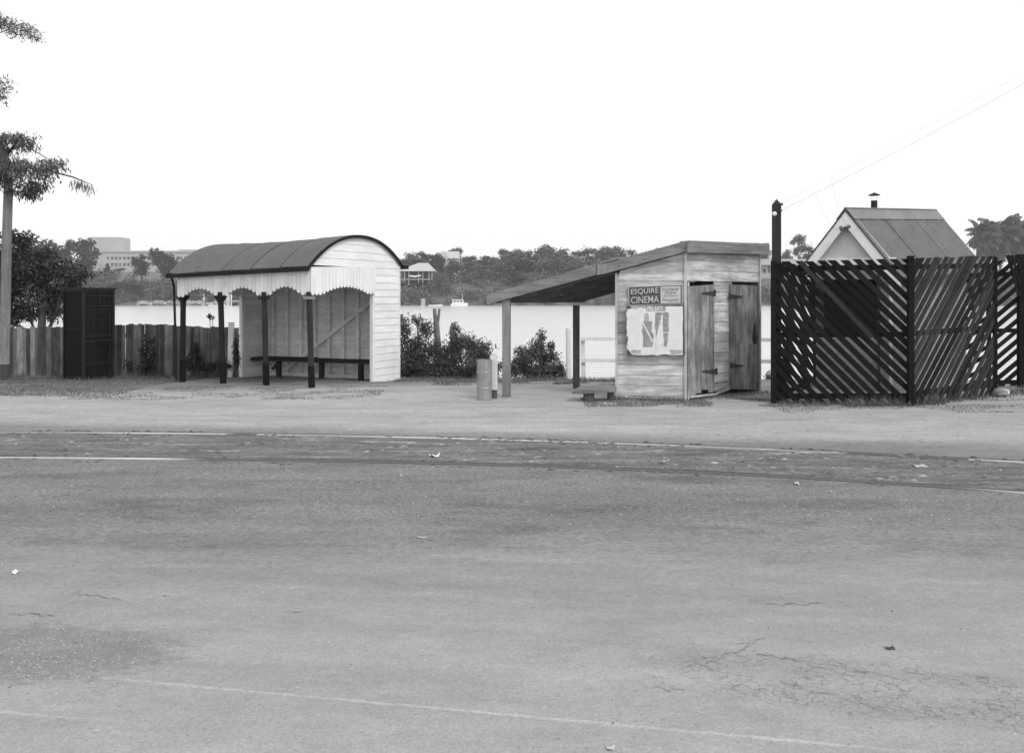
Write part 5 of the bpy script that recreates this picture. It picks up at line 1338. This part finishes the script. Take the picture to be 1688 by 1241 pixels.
bush('shrub', 1266, 632, 19.4, [(1266, 620, 6, 8), (1272, 622, 6, 7)], 220, .06, .03, 'tiny shrub on the bank between the ticket shed and slatted fence')
bush('climber', 240, 612, 19.50, [(243, 562, 9, 10), (236, 582, 8, 16), (250, 585, 8, 14), (240, 602, 14, 8), (255, 560, 6, 5), (215, 600, 8, 10)], 900, .06, .04, 'thin straggling climber over the palings right of the dark booth', .2, M_leaf_near, -.1)
bush('climber', 322, 612, 19.15, [(321, 578, 10, 14), (318, 595, 14, 12), (330, 603, 14, 8), (312, 605, 12, 8)], 1300, .055, .042, 'dark leafy bush before the palings between the first two shelter posts', .1, M_leaf_near, -.1)
bush('climber', 350, 612, 19.15, [(350, 604, 16, 7), (366, 597, 8, 12), (340, 606, 10, 6), (376, 604, 6, 8)], 700, .05, .04, 'low dark creeper at the foot of the palings behind the second shelter post', .1, M_leaf_near, -.1)
bush('climber', 388, 610, 19.35, [(390, 570, 6, 22), (391, 585, 5, 10), (392, 595, 6, 12)], 500, .05, .035, 'narrow creeper on the palings between the whitewashed post and shelter wall', .2, M_leaf_near, -.1)
bush('seedling', 352, 560, 20.3, [(346, 521, 4, 2.5), (350, 524, 4, 2)], 60, .08, .04, 'thin seedling with a few leaves showing above the palings behind the shelter', 0, M_leaf_near, -.6)
bush('weed', 1488, 668, 13.42, [(1488, 655, 8, 7), (1470, 660, 8, 5), (1500, 660, 6, 5)], 260, .06, .012, 'spiky weed at the foot of the corner post of the slatted fence', -.5, M_leaf_gum, 0)
# dead stumps
t = thing('dead_trunk', P(722, 620, 19.75), 'pale forked dead trunk rising out of the shrub beside the shelter', 'tree stump')
mb = MB(); Ys = 19.75; mb.tube([P(724, 640, Ys), P(723, 580, Ys), P(720, 545, Ys), P(719, 530, Ys)], [.085, .08, .075, .07], 9); mb.tube([P(719.5, 538, Ys), P(717, 520, Ys), P(716, 509, Ys)], [.06, .045, .04], 8); mb.tube([P(720, 538, Ys), P(723, 520, Ys), P(724.5, 509, Ys)], [.05, .032, .03], 8); mb.build('trunk', M_bark, t)
t = thing('dead_trunk', P(748, 620, 19.7), 'short pale dead trunk half hidden in the shrub right of the forked one', 'tree stump')
mb = MB(); mb.tube([P(747, 640, Ys), P(746, 560, Ys), P(745, 542, Ys), P(747, 532, Ys)], [.07, .065, .06, .04], 8); mb.tube([P(745.5, 545, Ys), P(749, 536, Ys), P(750, 531, Ys)], [.035, .025, .02], 6); mb.build('trunk', M_bark, t)

# ------------------------------------------------------------------ litter
def scrap(u, v, wpx, hpx, mat, label, name='paper_scrap', lift=.03, z=.006):
    c = G(u, v); s = wpx / F * c.y / 2; d = max(.015, hpx / (CZ * F) * c.y * c.y / 2); mb = MB()
    pts = [[V((c.x + (i / 4 - .5) * 2 * s + rng.uniform(-.1, .1) * s, c.y + (j / 2 - .5) * 2 * d + rng.uniform(-.2, .2) * d, z + lift * (rng.random() * .6 + .4 * math.sin(i * 1.4 + j)) ** 2)) for i in range(5)] for j in range(3)]
    for j in range(2):
        for i in range(4): mb.poly([pts[j][i], pts[j][i + 1], pts[j + 1][i + 1], pts[j + 1][i]], rng.uniform(.85, 1.1))
    return tag(mb.build(name, mat), label, 'litter')
scrap(716, 753, 16, 2.5, M_paper, 'curled white paper scrap lying between the tram rails', lift=.05)
scrap(1517, 769, 20, 4, M_paperl, 'flat pale paper scrap between the rails towards the right', lift=.02)
scrap(26, 945, 8, 5, M_paper, 'small white paper scrap on the bitumen at the left edge', lift=.02)
scrap(1007, 1235, 14, 5, M_paperl, 'white scrap at the very bottom of the bitumen right of centre', lift=.02)
scrap(1467, 1070, 15, 5, M_rust, 'black scrap lying on the bitumen above the cracked patch', 'dark_scrap', .03)
scrap(696, 887, 14, 2, M_paperl, 'thin pale scrap on the bitumen below the tram track at centre left', lift=.02)
scrap(1313, 798, 7, 3, M_paper, 'tiny white scrap beside the near tram rail at right', lift=.02)
c = G(1648, 654); t = MB(); rb = random.Random(9)
us_ = [i * math.pi * 2 / 12 for i in range(13)]; 
def bagf(a, b):
    a2 = a % (2 * math.pi - 1e-6); k = 1 + .35 * mnoise.noise((math.cos(a2) * 1.6, math.sin(a2) * 1.6, b * 2.2))
    return (c.x + math.cos(a2) * .13 * k * math.sin(b), c.y + math.sin(a2) * .1 * k * math.sin(b), .07 + math.cos(b) * -.085 * k)
t.grid(bagf, us_, [i * math.pi / 7 for i in range(8)])
tag(t.build('crumpled_bag', plain('brown_paper', .22, .8, .35, 16)), 'crumpled paper bag lying against the right end of the slatted fence', 'litter')
c = G(1659, 652); t = MB(); t.poly([c + V((-.06, 0, .02)), c + V((.05, -.02, .03)), c + V((.07, .03, .10)), c + V((-.03, .03, .12))]); t.poly([c + V((-.06, 0, .02)), c + V((-.03, .03, .12)), c + V((-.08, .06, .05))])
tag(t.build('paper_scrap', M_paper), 'folded white paper scrap beside the crumpled bag', 'litter')

# ------------------------------------------------------------------ haze over the river
HAZE = .00028
if HAZE:
    mb = MB(); mb.box((-1450, -120, -7), (1450, 1400, 75))
    m = D.materials.new('haze_air'); m.use_nodes = True; nt = m.node_tree
    nt.nodes.remove(nt.nodes['Principled BSDF']); pv = nt.nodes.new('ShaderNodeVolumePrincipled')
    pv.inputs['Color'].default_value = (.93, .93, .93, 1); pv.inputs['Density'].default_value = HAZE
    nt.links.new(pv.outputs[0], nt.nodes['Material Output'].inputs['Volume'])
    tag(mb.build('haze', m), kind='stuff')

# ------------------------------------------------------------------ light, sky, camera
w = D.worlds.new('World'); scene.world = w; w.use_nodes = True; nt = w.node_tree; k = N(nt)
bg = nt.nodes['Background']
sky = k.n('ShaderNodeTexSky'); sky.sky_type = 'NISHITA'; sky.sun_disc = False
EL, AZ = math.radians(48), math.atan2(.66, -.75)             # sun to the right, behind the camera
sky.sun_elevation = EL; sky.sun_rotation = AZ; sky.dust_density = 6; sky.ozone_density = 1
bw_ = k.n('ShaderNodeRGBToBW'); k.l(sky.outputs[0], bw_.inputs[0])
mx = k.mix(.80, bw_.outputs[0], 13.0)                        # bright overcast veil
k.l(mx, bg.inputs['Color']); bg.inputs['Strength'].default_value = .1
su_ = D.lights.new('sun', 'SUN'); su_.energy = 1.5; su_.angle = math.radians(14)
so = D.objects.new('sun', su_); COL.objects.link(so)
dv = V((math.sin(AZ) * math.cos(EL), math.cos(AZ) * math.cos(EL), math.sin(EL)))
so.rotation_euler = dv.to_track_quat('Z', 'Y').to_euler(); so.location = dv * 60
cam = D.cameras.new('camera'); co_ = D.objects.new('camera', cam); COL.objects.link(co_)
cam.sensor_width = 36; cam.lens = 36 * F / 1688; cam.clip_end = 4000; cam.clip_start = .1
co_.location = (0, 0, CZ); co_.rotation_euler = (math.radians(90), 0, 0)
cam.shift_y = (V0 - 1241 / 2) / 1688
scene.camera = co_
scene.render.engine = 'CYCLES'
scene.cycles.use_denoising = True
scene.cycles.max_bounces = 5; scene.cycles.volume_bounces = 1
scene.cycles.caustics_reflective = False; scene.cycles.caustics_refractive = False
vs_ = scene.view_settings; vs_.view_transform = 'Standard'; vs_.look = 'None'; vs_.gamma = 1; vs_.exposure = 0; vs_.use_curve_mapping = False
